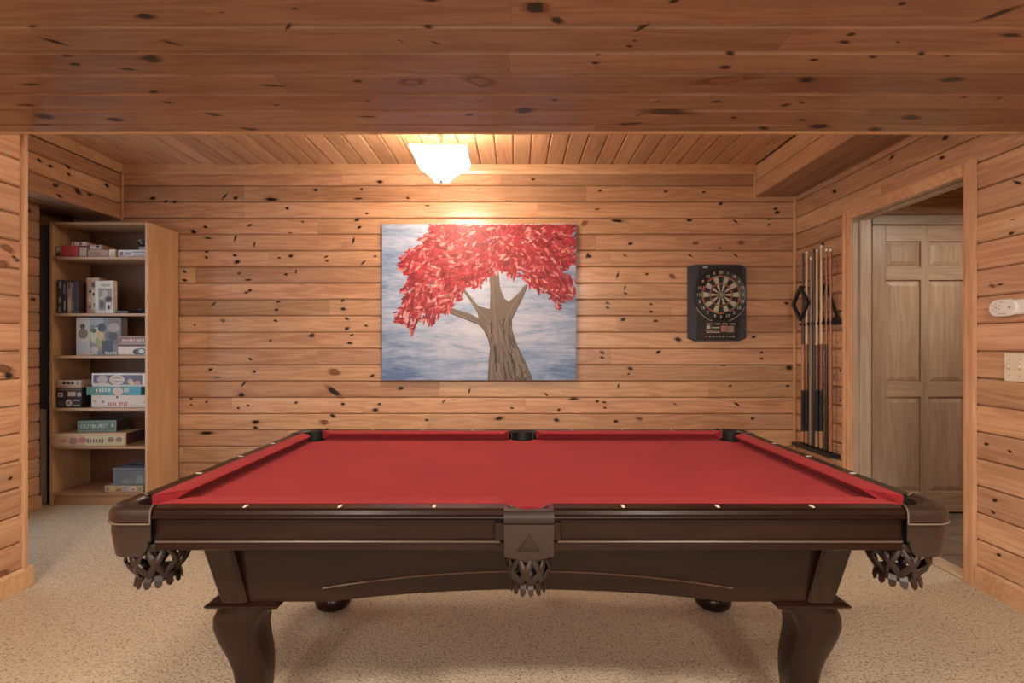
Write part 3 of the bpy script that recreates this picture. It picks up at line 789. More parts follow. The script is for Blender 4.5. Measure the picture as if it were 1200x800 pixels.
# ------------------------------------------------------------------ ceiling lamp
LX, LY, LZ = -.482, 3.215, 2.268
lamp = thing('ceiling_lamp', 'lit white glass ceiling lamp with a square flared shade above the pool table', 'lamp', (LX, LY, LZ))
def rot_sq(h, z, ang, n=7, bulge=.06):
    out = []
    c, s = math.cos(ang), math.sin(ang); cor = [(-1, -1), (1, -1), (1, 1), (-1, 1)]
    for i in range(4):
        a, b2 = cor[i], cor[(i + 1) % 4]
        for k in range(n):
            t = k / n; x, y = a[0] + (b2[0] - a[0]) * t, a[1] + (b2[1] - a[1]) * t
            q = 1 + bulge * math.sin(math.pi * t); x, y = x * h * q, y * h * q
            out.append((x * c - y * s, x * s + y * c, z))
    return out
ang = R(1)
b = NB(); loft(b, [rot_sq(h, z, ang, bulge=bu) for h, z, bu in ((.040, .0, .0), (.050, .006, .0), (.058, .022, .0), (.076, .046, -.01), (.104, .076, -.015), (.138, .106, -.015), (.166, .138, -.015), (.178, .160, -.015), (.173, .160, -.015), (.16, .138, -.015), (.132, .110, -.015), (.098, .080, -.015), (.07, .05, -.01), (.05, .024, .0), (.036, .008, .0))])
obj('glass_shade', b, lamp_glass, lamp)
b = NB(); lathe(b, [(.010, -.012), (.014, -.004), (.012, .002)], 0, 0, 12); obj('finial', b, metal, lamp, smooth=True)
for k in range(3):
    a = R(90 + 120 * k + 20); b = NB(); tube(b, [(.150 * math.cos(a), .155 * math.sin(a), .150), (.05 * math.cos(a), .05 * math.sin(a), ZC - LZ - .02)], .004, 6); obj('support_rod', b, metal, lamp)
b = NB(); lathe(b, [(.08, ZC - LZ), (.078, ZC - LZ - .012), (.05, ZC - LZ - .028), (.012, ZC - LZ - .032)], 0, 0, 24); obj('canopy', b, metal, lamp, smooth=True)
b = NB(); lathe(b, [(.012, ZC - LZ - .03), (.012, .14), (.03, .13), (.03, .10)], 0, 0, 10); obj('lamp_stem', b, metal, lamp, smooth=True)

# ------------------------------------------------------------------ painting
cx0, cx1, cz0, cz1 = PX(449, YB), PX(674.5, YB), PZ(445, YB), PZ(263.5, YB)
CW, CH = cx1 - cx0, cz1 - cz0
pt = thing('painting', 'large unframed canvas painting of a tree with red leaves, hung on the plank wall', 'painting', ((cx0 + cx1) / 2, YB - .037, (cz0 + cz1) / 2))
b = NB(); box(b, -CW / 2, CW / 2, 0, .036, -CH / 2, CH / 2, .002); obj('canvas', b, sky_m, pt)
def cv(zx, zy): return ((zx - 100) / 748 - .5) * CW, (.5 - (zy - 113) / 600) * CH
trunk = [(510, 712), (513, 640), (518, 590), (510, 555), (490, 515), (470, 497), (360, 455), (350, 435), (372, 437), (440, 458), (472, 475), (468, 455), (440, 410), (405, 362), (415, 358), (440, 390), (470, 428), (515, 440), (518, 380), (513, 300), (550, 300), (556, 360), (572, 400), (590, 410), (620, 385), (655, 345), (660, 350), (640, 400), (615, 450), (600, 480), (600, 520), (620, 580), (650, 640), (680, 712)]
b = NB(); lay = collay(b)
P2 = [cv(*p) for p in trunk]
from mathutils.geometry import tessellate_polygon
for tri in tessellate_polygon([[Vector((x, z, 0)) for x, z in P2]]): ngon(b, [(P2[i][0], -.0010, P2[i][1]) for i in tri], 0, (.165, .130, .108), lay)
rt = random.Random(2)
def stroke(b, pts, w, col, y):
    for (x0, z0), (x1, z1) in zip(pts, pts[1:]):
        d = Vector((x1 - x0, z1 - z0)); n_ = Vector((-d.y, d.x)).normalized() * w / 2
        ngon(b, [(x0 - n_.x, y, z0 - n_.y), (x1 - n_.x, y, z1 - n_.y), (x1 + n_.x, y, z1 + n_.y), (x0 + n_.x, y, z0 + n_.y)], 0, col, lay)
def trunk_x(t, zy):            # t 0..1 across the trunk at height zy
    L_ = [(480, 500), (555, 510), (590, 517), (640, 513), (712, 511)]; R_ = [(480, 598), (520, 600), (580, 619), (640, 650), (712, 678)]
    def ip(T_, y, kx):
        ys = [q[kx[0]] for q in T_]; xs = [q[kx[1]] for q in T_]
        for i in range(len(ys) - 1):
            if ys[i] <= y <= ys[i + 1]: return xs[i] + (xs[i + 1] - xs[i]) * (y - ys[i]) / (ys[i + 1] - ys[i])
        return xs[0] if y < ys[0] else xs[-1]
    l = ip(L_, y=zy, kx=(0, 1)); r = ip(R_, y=zy, kx=(0, 1))
    return l + (r - l) * t
for i in range(64):
    t = rt.uniform(.04, .96); y0 = rt.uniform(470, 690); ln = rt.uniform(25, 110); pts = []
    tt = t
    for k in range(6):
        yy = min(y0 + ln * k / 5, 711); tt = min(.97, max(.03, tt + rt.uniform(-.03, .03))); pts.append(cv(trunk_x(tt, yy), yy))
    stroke(b, pts, rt.uniform(.004, .012), rt.choice([(.07, .055, .05), (.045, .036, .034), (.26, .205, .17), (.23, .18, .15), (.03, .025, .024), (.12, .09, .075)]), -.0011 - i * 2e-6)
for pl in ([(360, 445), (420, 470), (472, 490), (500, 520)], [(530, 320), (535, 400), (540, 470), (545, 520)], [(650, 352), (620, 410), (590, 460), (572, 520)], [(412, 362), (450, 415), (485, 450), (520, 490)]):
    for dx in (-5, 4): stroke(b, [cv(px + dx, py) for px, py in pl], .006, (.15, .115, .095) if dx > 0 else (.24, .19, .155), -.0013)
stroke(b, [cv(*p) for p in trunk[:7]], .006, (.06, .045, .04), -.0014); stroke(b, [cv(*p) for p in trunk[25:]], .006, (.06, .045, .04), -.0014)
obj('painted_trunk', b, paint_m, pt)
fol = [(285, 118), (300, 128), (235, 172), (262, 188), (205, 212), (160, 262), (168, 290), (205, 312), (170, 372), (195, 388), (150, 455), (155, 490), (195, 498), (215, 535), (235, 488), (290, 502), (320, 470), (360, 450), (378, 395), (402, 412), (425, 350), (465, 362), (512, 312), (560, 296), (602, 326), (640, 310), (682, 362), (740, 385), (782, 445), (805, 402), (846, 392), (846, 330), (790, 312), (800, 290), (846, 262), (846, 118)]
def inside(p, poly):
    x, y = p; c = False
    for i in range(len(poly)):
        (x0, y0), (x1, y1) = poly[i], poly[i - 1]
        if (y0 > y) != (y1 > y) and x < (x1 - x0) * (y - y0) / (y1 - y0) + x0: c = not c
    return c
b = NB(); lay = collay(b); k = 0
REDS = [(.36, .022, .036), (.42, .034, .045), (.26, .012, .026), (.48, .07, .075), (.17, .008, .02), (.52, .14, .15), (.34, .02, .034), (.27, .013, .026), (.22, .01, .022), (.34, .02, .03), (.60, .28, .28)]
leaf_sites = []
und = [(560 + (x - 560) * .94, 113.5 + (y - 113.5) * .91) for x, y in fol]
U2 = [cv(*p) for p in und]
for tri in tessellate_polygon([[Vector((x, z, 0)) for x, z in U2]]): ngon(b, [(U2[i][0], -.00145, U2[i][1]) for i in tri], 0, (.33, .05, .064), lay)
while len(leaf_sites) < 2300:
    p = (rt.uniform(150, 847), rt.uniform(116, 540))
    if inside(p, fol): leaf_sites.append(p)
for p in leaf_sites:
    k += 1
    # leaves hang outward and down from the crown's middle
    base = math.atan2(p[1] - 150, (p[0] - 560) * 1.0)
    a = base + rt.choice((-1, 1)) * rt.uniform(.3, .8)
    if rt.random() < .2: a = rt.uniform(0, math.pi)
    ln = rt.uniform(22, 40); wd = ln * rt.uniform(.12, .17); c, s = math.cos(a), math.sin(a)
    y = -.0016 - .0012 * k / 2300; col = rt.choice(REDS); f_ = rt.uniform(.85, 1.15); col = tuple(min(1, q * f_) for q in col)
    pts = []
    for u, v in ((-.5, 0), (-.2, .8), (.12, 1), (.38, .5), (.5, 0), (.38, -.5), (.12, -1), (-.2, -.8)):
        zx, zy = p[0] + c * u * ln - s * v * wd, p[1] + s * u * ln + c * v * wd
        zx = min(max(zx, 101), 847); zy = min(max(zy, 114), 712)
        x, z = cv(zx, zy); pts.append((x, y, z))
    try: ngon(b, pts, 0, col, lay)
    except ValueError: pass
obj('painted_leaves', b, paint_m, pt, kind='stuff')

# ------------------------------------------------------------------ electronic dartboard
dx0, dx1, dz0, dz1 = PX(805, YB), PX(872.5, YB), PZ(399.5, YB), PZ(310.5, YB)
DW, DH = dx1 - dx0, dz1 - dz0
db = thing('dartboard', 'black electronic dartboard with a score display, mounted on the plank wall', 'dartboard', ((dx0 + dx1) / 2, YB, (dz0 + dz1) / 2))
hw, hh, ch = DW / 2, DH / 2, .055
def octo(sx, sz, c): return [(-sx + c, -sz), (sx - c, -sz), (sx, -sz + c * .45), (sx, sz - c * .45), (sx - c, sz), (-sx + c, sz), (-sx, sz - c * .45), (-sx, -sz + c * .45)]
b = NB(); loft(b, [[(x, y, z) for x, z in octo(a, c_, e)] for y, a, c_, e in ((0, hw, hh, ch), (-.030, hw, hh, ch), (-.042, hw - .006, hh - .006, ch))]); obj('housing', b, navy_p, db)
b = NB(); prism(b, [(-hw + .065, -hh + .012), (hw - .075, -hh + .012), (hw - .04, .02), (hw - .018, .10), (hw - .05, hh - .012), (-hw + .09, hh - .012), (-hw + .055, .10), (-hw + .075, 0)], -.048, -.04); obj('face_plate', b, black_p, db)
BC, BR = (.018, .062), .205         # board centre and radius
b = NB(); loft(b, [[(BC[0] + r * math.cos(2 * math.pi * k / 40), y, BC[1] + r * math.sin(2 * math.pi * k / 40)) for k in range(40)] for r, y in ((BR + .006, -.044), (BR + .006, -.054), (BR, -.058), (BR - .004, -.056))]); obj('number_ring', b, black_p, db, smooth=True)
b = NB(); lathe(b, [(BR + .016, .0), (BR + .010, .0), (BR + .010, .006), (BR + .016, .006)], 0, 0, 44, cap=False)
# lower rim arcs (light grey trim either side below the ring)
for a0, a1 in ((207, 252), (288, 333)):
    b2 = NB(); tube(b2, [(BC[0] + (BR + .014) * math.cos(R(a0 + (a1 - a0) * i / 10)), -.050, BC[1] + (BR + .014) * math.sin(R(a0 + (a1 - a0) * i / 10))) for i in range(11)], .006, 6); obj('rim_arc', b2, plain('grey_trim', (.22, .2, .19), .4), db)
b.free()
seg_w = plain('pale_segment', (.46, .42, .36), .5, noise=.1); seg_b = plain('black_segment', (.015, .014, .014), .45, noise=.1); seg_r = plain('red_segment', (.36, .10, .07), .5, noise=.1); seg_g = plain('green_segment', (.20, .25, .11), .5, noise=.1)
def sector(bm, r0, r1, a0, a1, y0, y1, mi):
    n = 3; g = .0011
    o_ = [(r0, a0 + g / max(r0, .02)), (r0, a1 - g / max(r0, .02))] + [(r1, a1 - g / r1 - (a1 - a0 - 2 * g / r1) * i / n) for i in range(n + 1)]
    prism(bm, [(BC[0] + r * math.cos(a), BC[1] + r * math.sin(a)) for r, a in o_], y0, y1, 'Y', mi)
for k in range(20):
    a0 = 2 * math.pi * (k - .5) / 20 + math.pi / 2; a1 = a0 + 2 * math.pi / 20; lt = k % 2
    b = NB()
    sector(b, .022, .082, a0, a1, -.0625, -.056, 0); sector(b, .084, .094, a0, a1, -.0625, -.056, 1); sector(b, .096, .142, a0, a1, -.0625, -.056, 0); sector(b, .144, .156, a0, a1, -.0625, -.056, 1)
    obj('segment', b, [seg_w if lt else seg_b, (seg_g if lt else seg_r) if k not in (3, 11) else seg_b], db)
b = NB(); prism(b, [(BC[0] + .019 * math.cos(2 * math.pi * k / 18), BC[1] + .019 * math.sin(2 * math.pi * k / 18)) for k in range(18)], -.064, -.056); obj('bullseye', b, seg_g, db)
NUM = [20, 1, 18, 4, 13, 6, 10, 15, 2, 17, 3, 19, 7, 16, 8, 11, 14, 9, 12, 5]
num_m = plain('number_print', (.52, .48, .42), .5)
for k, nn in enumerate(NUM):
    a = math.pi / 2 - 2 * math.pi * k / 20
    b = text_bm(str(nn), .034, .0006)
    bmesh.ops.transform(b, matrix=Matrix.Translation((BC[0] + .180 * math.cos(a), -.0592, BC[1] + .180 * math.sin(a))) @ Matrix.Rotation(R(90), 4, 'X'), verts=b.verts)
    obj('number', b, num_m, db)
b = NB(); box(b, -.11, .145, -.052, -.046, -hh + .055, -hh + .150, .002); obj('display_panel', b, plain('display', (.03, .026, .026), .25), db)
b = NB(); lay = collay(b); yy = -.0526
def pr(x0, x1, z0, z1, c): ngon(b, [(x0, yy, z0), (x1, yy, z0), (x1, yy, z1), (x0, yy, z1)], 0, c, lay)
zb_ = -hh
for x0, x1 in ((-.095, -.045), (-.035, .015), (.03, .075), (.09, .138)): pr(x0, x1, zb_ + .134, zb_ + .143, (.36, .32, .28))
pr(-.095, -.065, zb_ + .100, zb_ + .126, (.42, .40, .37)); pr(-.055, .010, zb_ + .104, zb_ + .112, (.5, .48, .42)); pr(.02, .070, zb_ + .074, zb_ + .124, (.33, .17, .14)); pr(.073, .125, zb_ + .070, zb_ + .122, (.28, .20, .15))
pr(-.105, -.04, zb_ + .084, zb_ + .090, (.38, .30, .26)); pr(-.095, .01, zb_ + .066, zb_ + .078, (.34, .27, .24)); pr(-.03, .01, zb_ + .084, zb_ + .090, (.2, .18, .16))
obj('display_print', b, print_m, db)
for k in range(9):
    b = NB(); box(b, -.105 + k * .0275, -.088 + k * .0275, -.055, -.046, zb_ + .030, zb_ + .042, .002); obj('button', b, grey_p if k % 3 else seg_r, db)
b = NB(); lay = collay(b); yy = -.0485; pr(-.125, -.085, hh - .032, hh - .020, (.45, .43, .38)); obj('badge_print', b, print_m, db)

# ------------------------------------------------------------------ cue rack on the right wall
cr = thing('cue_rack', 'black wall cue rack with upper holder bar and base tray beside the doorway', 'cue rack', (XR, 3.72, .40))
def cy_(px, x): return F * x / (px - VX)
b = NB(); box(b, -.085, -.002, -.24, .24, 0, .030, .012, seg=3); obj('base_tray', b, black_p, cr)
b = NB(); box(b, -.017, -.001, -.27, .24, -.045, -.012, .003); obj('base_board', b, wood('rack_board', (.70, .46, .27), (.58, .35, .19), (.42, .22, .11), axis='Y'), cr)
b = NB(); box(b, -.024, -.002, -.265, .20, .945, .975, .006, seg=2); obj('holder_bar', b, black_p, cr)
for yv, zz, ln in ((-.105, 1.272, .034), (.122, 1.245, .085)):
    b = NB(); tube(b, [(-.002, yv, zz), (-ln, yv, zz + .008)], .006, 8); obj('peg', b, black_p, cr)
maple = plain('pale_maple_shaft', (.62, .46, .30), .3, noise=.06, coat=.3); darkshaft = plain('dark_shaft', (.06, .035, .028), .3, noise=.2, coat=.3)
butt1 = plain('brown_butt', (.17, .075, .045), .25, noise=.25, coat=.4); butt2 = plain('black_butt', (.018, .014, .014), .25, noise=.2, coat=.4); wrap_m = plain('black_wrap', (.014, .014, .016), .7, noise=.3, nscale=400)
red_w = plain('red_cue_wood', (.33, .13, .07), .28, noise=.2, coat=.3); orange_w = plain('orange_butt', (.46, .22, .10), .28, noise=.15, coat=.3); grey_w = plain('grey_brown_cue', (.24, .165, .125), .3, noise=.2, coat=.3)
CUES = [(941.0, 296, darkshaft, orange_w, 'wrap', 'cue with a dark shaft, leftmost in the wall rack, with an orange butt'),
        (945.5, 293, maple, butt1, 'wrap', 'cue with a pale maple shaft, second from the left in the rack'),
        (950.5, 300, grey_w, grey_w, None, 'plain grey-brown cue, third from the left in the rack'),
        (954.0, 291, darkshaft, butt2, None, 'all-dark cue near the middle of the rack, left of the two adjacent pale shafts'),
        (957.5, 291, maple, butt1, 'wrap', 'cue with a pale maple shaft, left one of the adjacent pale pair in the rack'),
        (962.5, 286, maple, butt1, 'wrap', 'tallest cue with a pale maple shaft, right one of the adjacent pale pair'),
        (968.5, 290, red_w, butt2, None, 'slim reddish cue, second from the right in the rack'),
        (973.5, 290, red_w, red_w, None, 'slim all-red cue at the right end of the rack')]
ends = [cy_(c[0], 2.247) - 3.72 for c in CUES]
for ya, yb in zip([ends[0] + .05] + ends, ends + [ends[-1] - .05]):
    ym = (ya + yb) / 2; b = NB(); box(b, -.058, -.022, ym - .004, ym + .004, .950, .970, .002); obj('clip', b, black_p, cr)
for px, ytop, sh, bu, wr_, lab in CUES:
    x = 2.247; yv = cy_(px, x); ztop = PZ(ytop, yv); z0 = .431; H = ztop - z0
    q = thing('pool_cue', lab, 'cue', (x, yv, z0), 0, 'cues in the wall rack')
    slim = .8 if sh is red_w else 1.12
    zj = PZ(405, yv) - z0
    b = NB(); lathe(b, [(.0105 * slim, zj + .012), (.0085 * slim, zj + (H - zj) * .5), (.0078, H - .03), (.0076, H - .028)], 0, 0, 10); obj('shaft', b, sh, q, smooth=True)
    b = NB(); lathe(b, [(.0078, H - .028), (.0078, H - .008)], 0, 0, 10); obj('ferrule', b, white_p if sh is not darkshaft else black_p, q, smooth=True)
    b = NB(); lathe(b, [(.0064, H - .008), (.0060, H - .002), (.003, H)], 0, 0, 10); obj('tip', b, plain('cue_tip', (.10, .14, .22), .8), q, smooth=True)
    b = NB(); lathe(b, [(.0112 * slim, zj), (.0112 * slim, zj + .012)], 0, 0, 10); obj('joint_collar', b, bu, q, smooth=True)
    zw1, zw0 = PZ(457, yv) - z0, PZ(505, yv) - z0
    if wr_:
        b = NB(); lathe(b, [(.0125, zw1), (.011, zj)], 0, 0, 10); obj('forearm', b, bu, q, smooth=True)
        b = NB(); lathe(b, [(.0146, zw0), (.0132, zw1)], 0, 0, 10); obj('wrap', b, wrap_m, q, smooth=True)
        b = NB(); lathe(b, [(.0148, .012), (.014, zw0)], 0, 0, 10); obj('butt_sleeve', b, bu if bu is not butt1 else plain('tan_sleeve', (.36, .21, .13), .3, noise=.2), q, smooth=True)
    else:
        b = NB(); lathe(b, [(.0148 * slim, .012), (.011 * slim, zj)], 0, 0, 10); obj('butt', b, bu, q, smooth=True)
    b = NB(); lathe(b, [(.010 * slim, 0), (.013 * slim, .003), (.0138 * slim, .012)], 0, 0, 10); obj('bumper', b, rubber, q, smooth=True)
def frame_rack(name, label, pts, x, th, dep, loc):
    o = thing(name, label, 'ball rack', loc)
    c = Vector((sum(p[0] for p in pts) / len(pts), sum(p[1] for p in pts) / len(pts)))
    n = len(pts); b = NB(); rings = []
    def rnd(scale):
        out = []
        for i in range(n):
            p0, p, p1 = Vector(pts[i - 1]), Vector(pts[i]), Vector(pts[(i + 1) % n])
            p0, p, p1 = [c + (q - c) * scale for q in (p0, p, p1)]
            for t in (.13, .05): out.append(p + (p0 - p) * t * (1 if t > .1 else .7) + (p1 - p) * (.02 if t > .1 else .035))
            for t in (.05, .13): out.append(p + (p1 - p) * t * (1 if t > .1 else .7) + (p0 - p) * (.02 if t > .1 else .035))
        return out
    O, I = rnd(1.0), rnd(1 - th)
    for ring in ((O, -dep / 2), (O, dep / 2), (I, dep / 2), (I, -dep / 2), (O, -dep / 2)):
        rings.append([(ring[1], p.x, p.y) for p in ring[0]])
    loft(b, rings, cap=False); bmesh.ops.remove_doubles(b, verts=b.verts, dist=1e-6)
    obj('rack_frame', b, black_p, o, smooth=True)
    return o
frame_rack('triangle_rack', 'black triangular ball rack hung at the right end of the cue rack', [(-.155, 0), (.155, 0), (0, .315)], 0, .17, .016, (2.266, 3.615, 1.372))
frame_rack('diamond_rack', 'black diamond-shaped ball rack hung at the left end of the cue rack', [(0, 0), (.12, .145), (0, .29), (-.12, .145)], 0, .26, .020, (2.212, 3.842, 1.375))

# ------------------------------------------------------------------ wall remote and switch on the right wall
def pill(bm, hl, hh_, x0, x1, cy=0.0, inset=.004):
    def ring(x, d):
        r = hh_ - d; out = []
        for k in range(12): a = R(90 + 180 * k / 11); out.append((x, cy + (hl - hh_) * -1 + r * math.cos(a), r * math.sin(a)))
        for k in range(12): a = R(-90 + 180 * k / 11); out.append((x, cy + (hl - hh_) + r * math.cos(a), r * math.sin(a)))
        return out
    return loft(bm, [ring(x0, 0), ring(x1 + inset, 0), ring(x1, inset)])
yc = 2.30
rm = thing('wall_control', 'white oval control with grey buttons on the plank wall right of the doorway', 'control panel', (XR, yc, PZ(360.5, yc)))
obj('back_case', pill(NB(), .085, .034, 0, -.020, -.022), white_p, rm, smooth=True)
obj('face', pill(NB(), .066, .040, -.020, -.030), white_p, rm, smooth=True)
def disc_x(bm, y, z, r, x, n=10): 
    lp = [(x, y + r * math.cos(2 * math.pi * k / n), z + r * math.sin(2 * math.pi * k / n)) for k in range(n)]
    loft(bm, [lp, [(x - .0015, p[1], p[2]) for p in lp]])
light_grey = plain('light_grey_button', (.52, .52, .56), .4)
for k in range(6):
    a = R(60 * k + 30); b = NB(); disc_x(b, .028 + .017 * math.cos(a), .017 * math.sin(a) + .002, .0042, -.030); obj('button', b, light_grey, rm)
b = NB(); disc_x(b, .028, .002, .006, -.030); obj('button', b, light_grey, rm)
b = NB(); disc_x(b, -.036, .0, .0055, -.030); obj('button', b, grey_p, rm)
b = NB(); box(b, -.0305, -.030, -.018, .018, -.0295, -.0265); box(b, -.0305, -.030, -.006, .012, .026, .029); obj('printed_mark', b, grey_p, rm)
ys = 2.27
sw = thing('light_switch', 'cream double light switch plate on the plank wall below the oval control', 'light switch', (XR, ys, PZ(430, 2.29)))
b = NB(); box(b, -.006, 0, -.062, .045, -.066, .066, .003); obj('plate', b, cream_p, sw)
for yv in (.018, -.030):
    b = NB(); box(b, -.0075, -.005, yv - .006, yv + .006, -.014, .014, .001); obj('toggle_slot', b, plain('slot', (.55, .48, .38), .5), sw)
    b = NB(); box(b, -.018, -.006, yv - .0042, yv + .0042, -.002, .010, .001); obj('toggle', b, cream_p, sw)
    for z in (.038, -.038): b = NB(); disc_x(b, yv, z, .003, -.006); obj('screw', b, steel, sw)

# ------------------------------------------------------------------ bookshelf
SX0, SX1, SY0, SY1, SZ = -3.474, -2.742, 3.69, 4.03, 2.116
bs = thing('bookshelf', 'tall oak-look bookshelf filled with board games against the plank wall', 'bookshelf', ((SX0 + SX1) / 2, (SY0 + SY1) / 2, 0))
hw, hd = (SX1 - SX0) / 2, (SY1 - SY0) / 2
for s in (-1, 1): b = NB(); box(b, s * hw - (.02 if s > 0 else 0), s * hw + (0 if s > 0 else .02), -hd, hd, 0, SZ, .0015); obj('side_panel', b, oak, bs)
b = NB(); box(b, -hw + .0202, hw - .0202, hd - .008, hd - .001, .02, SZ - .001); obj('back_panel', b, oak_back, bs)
b = NB(); box(b, -hw + .0202, hw - .0202, -hd + .001, hd - .0085, SZ - .02, SZ, .0015); obj('top_panel', b, oak_x, bs)
SHZ = [1.858, 1.435, 1.120, .729, .443, .093]
for z in SHZ: b = NB(); box(b, -hw + .0202, hw - .0202, -hd + .002, hd - .0085, z - .019, z, .0015); obj('shelf', b, oak_x, bs)
b = NB(); box(b, -hw + .0202, hw - .0202, -hd + .012, -hd + .028, 0, .074, .001); obj('kick_board', b, oak_x, bs)
tag(obj('gap_strip', bx(-3.555, -3.515, 3.70, 3.715, 0, .72, .002), plain('weathered_board', (.36, .23, .15), .6, noise=.15)), 'narrow pale board standing upright in the gap left of the bookshelf', 'board')
tag(obj('gap_strip', bx(-3.60, -3.49, 3.735, 3.76, 0, 2.105, .002), gap_shade), 'tall dark strip added for the shade in the gap left of the bookshelf', 'board')  # dark strip put in for the shade of the narrow gap

# games and books: placed by their front face on each shelf
card = {}
def cm(col, rough=.45):
    k = tuple(round(c, 3) for c in col)
    if k not in card: card[k] = plain('card_%d' % len(card), col, rough, noise=.08, nscale=30)
    return card[k]
def art(parent, W, H, items, y=-.0006, name='printed_front'):
    """flat print on the front face: (kind, u0, v0, u1, v1, colour), 0..1 from the left/bottom"""
    b = NB(); lay = collay(b); i = 0
    for it in items:
        kd, u0, v0, u1, v1, c = it; i += 1; yy = y - i * 4e-5
        X0, X1, Z0_, Z1 = (u0 - .5) * W, (u1 - .5) * W, v0 * H, v1 * H
        if kd == 'r': pts = [(X0, yy, Z0_), (X1, yy, Z0_), (X1, yy, Z1), (X0, yy, Z1)]
        elif kd == 't': pts = [(X0, yy, Z0_), (X1, yy, Z0_), ((X0 + X1) / 2, yy, Z1)]
        else: pts = [((X0 + X1) / 2 + (X1 - X0) / 2 * math.cos(2 * math.pi * k / 16), yy, (Z0_ + Z1) / 2 + (Z1 - Z0_) / 2 * math.sin(2 * math.pi * k / 16)) for k in range(16)]
        ngon(b, pts, 0, c, lay)
    obj(name, b, print_m, parent)
def letters(parent, s, size, x, z, col, y=-.0014, bold=.0004, sq_=1.0):
    b = text_bm(s, size, bold)
    bmesh.ops.transform(b, matrix=Matrix.Translation((x, y, z)) @ Matrix.Rotation(R(90), 4, 'X') @ Matrix.Diagonal((sq_, 1, 1, 1)), verts=b.verts)
    obj('lettering', b, cm(col), parent)
def scribble(n, u0, u1, v0, v1, c, seed):
    r_ = random.Random(seed); out = []; st = (u1 - u0) / n
    for k in range(n): out.append(('r', u0 + st * k + st * .08, v0 + (v1 - v0) * r_.uniform(0, .2), u0 + st * (k + .5 + r_.uniform(.1, .38)), v1 - (v1 - v0) * r_.uniform(0, .25), c))
    return out
GZ = 3.715
def game(label, p0, p1, zb, h, dep, col, items=(), rz=0.0, split=True, name='board_game', cat='board game', group=None, lid=None, yoff=0.0, yfront=GZ, h_px=None):
    W = (p1 - p0) * yfront / F; cx = PX((p0 + p1) / 2, yfront)
    t = thing(name, label, cat, (cx, yfront + yoff, zb), rz, group)
    if split:
        b = NB(); box(b, -W / 2 + .002, W / 2 - .002, .002, dep - .002, 0, h * .5); obj('base', b, cm(tuple(c * .8 for c in col)), t)
        b = NB(); box(b, -W / 2, W / 2, 0, dep, h * .12, h, .0012); obj('lid', b, cm(lid or col), t)
    else:
        b = NB(); box(b, -W / 2, W / 2, 0, dep, 0, h, .0015); obj('cover', b, cm(col), t)
    if items: art(t, W, h, items)
    return t, W
pxh = GZ / F
s1, s2, s3, s4, s5, s6 = [z + .0006 for z in SHZ]
W_, K_, CR_ = (.62, .56, .48), (.03, .025, .025), (.55, .42, .28)
# shelf 1
game('small black-and-white patterned box at the left end of the top shelf', 65.2, 71, s1, 13 * pxh, .10, (.30, .24, .20), [('e', .2, .5, .7, .9, W_), ('r', .1, .1, .5, .35, K_), ('e', .5, .1, .95, .5, K_)], split=False, name='card_box', cat='box')
game('red box near the left end of the top shelf', 71.5, 92, s1, 13.5 * pxh, .14, (.42, .035, .025), [('r', .03, .02, .97, .05, (.25, .02, .02))], name='game_box', cat='box')
game('small red and white checked box on the top shelf, right of the red box', 92.7, 102, s1, 12 * pxh, .10, (.40, .20, .15), [('r', .1 + .17 * i, .15 + .2 * j, .2 + .17 * i, .28 + .2 * j, W_) for i in range(5) for j in range(4)], split=False, name='card_box', cat='box')
game('tan flat box with white corner on the top shelf between checked box and white box', 103, 127, s1, 8.5 * pxh, .15, (.36, .22, .13), [('r', .1, .3, .6, .7, (.28, .14, .08))], name='game_box', cat='box')
game('cream small carton on the top shelf right of the tan box', 127.8, 135, s1, 9 * pxh, .12, (.58, .44, .28), [('r', 0, .75, 1, 1, (.68, .58, .42)), ('r', .0, .0, .3, .7, (.66, .54, .40))], split=False, name='card_box', cat='box')
t, Wd = game('white flat game box at the right end of the top shelf', 138.5, 171, s1, 8.5 * pxh, .24, (.60, .57, .56), [('r', .06, .2, .18, .75, (.22, .10, .10)), ('r', .5, .6, .98, .78, (.25, .24, .26)), ('r', .24, .3, .46, .7, (.30, .26, .28)), ('r', .55, .2, .95, .45, (.42, .40, .42))])
game('small flat white and red card lying on top of the red box', 82, 100, s1 + 13.5 * pxh + .0004, 4.5 * pxh, .10, (.55, .40, .33), [('r', .1, .1, .2, .9, (.45, .05, .04)), ('r', .55, .2, .7, .8, K_)], rz=R(-3), split=False, name='card_pack', cat='card pack', yoff=.01)
game('flat brown and white pamphlet lying across the tan box', 103.5, 118, s1 + 8.5 * pxh + .0004, 6 * pxh, .11, (.42, .27, .20), [('r', .0, .4, .6, .6, W_), ('e', .5, .5, .8, .9, K_)], rz=R(-2), split=False, name='pamphlet', cat='pamphlet', yoff=.01)
# small dark gadget standing on the white box
gx = PX(163, GZ)
g = thing('toy_lander', 'small dark gadget with white base standing on the white game box', 'toy', (gx, GZ + .07, s1 + 8.5 * pxh + .0004))
b = NB(); box(b, -.036, .036, -.03, .03, 0, .034, .006); obj('base', b, cm((.40, .36, .36)), g)
b = NB(); lathe(b, [(.02, .034), (.045, .05), (.048, .066), (.030, .080), (.018, .084)], 0, 0, 12); obj('head', b, black_p, g, smooth=True)
b = NB(); box(b, -.052, .052, -.008, .008, .078, .090, .003); obj('brim', b, cm((.34, .28, .26)), g)
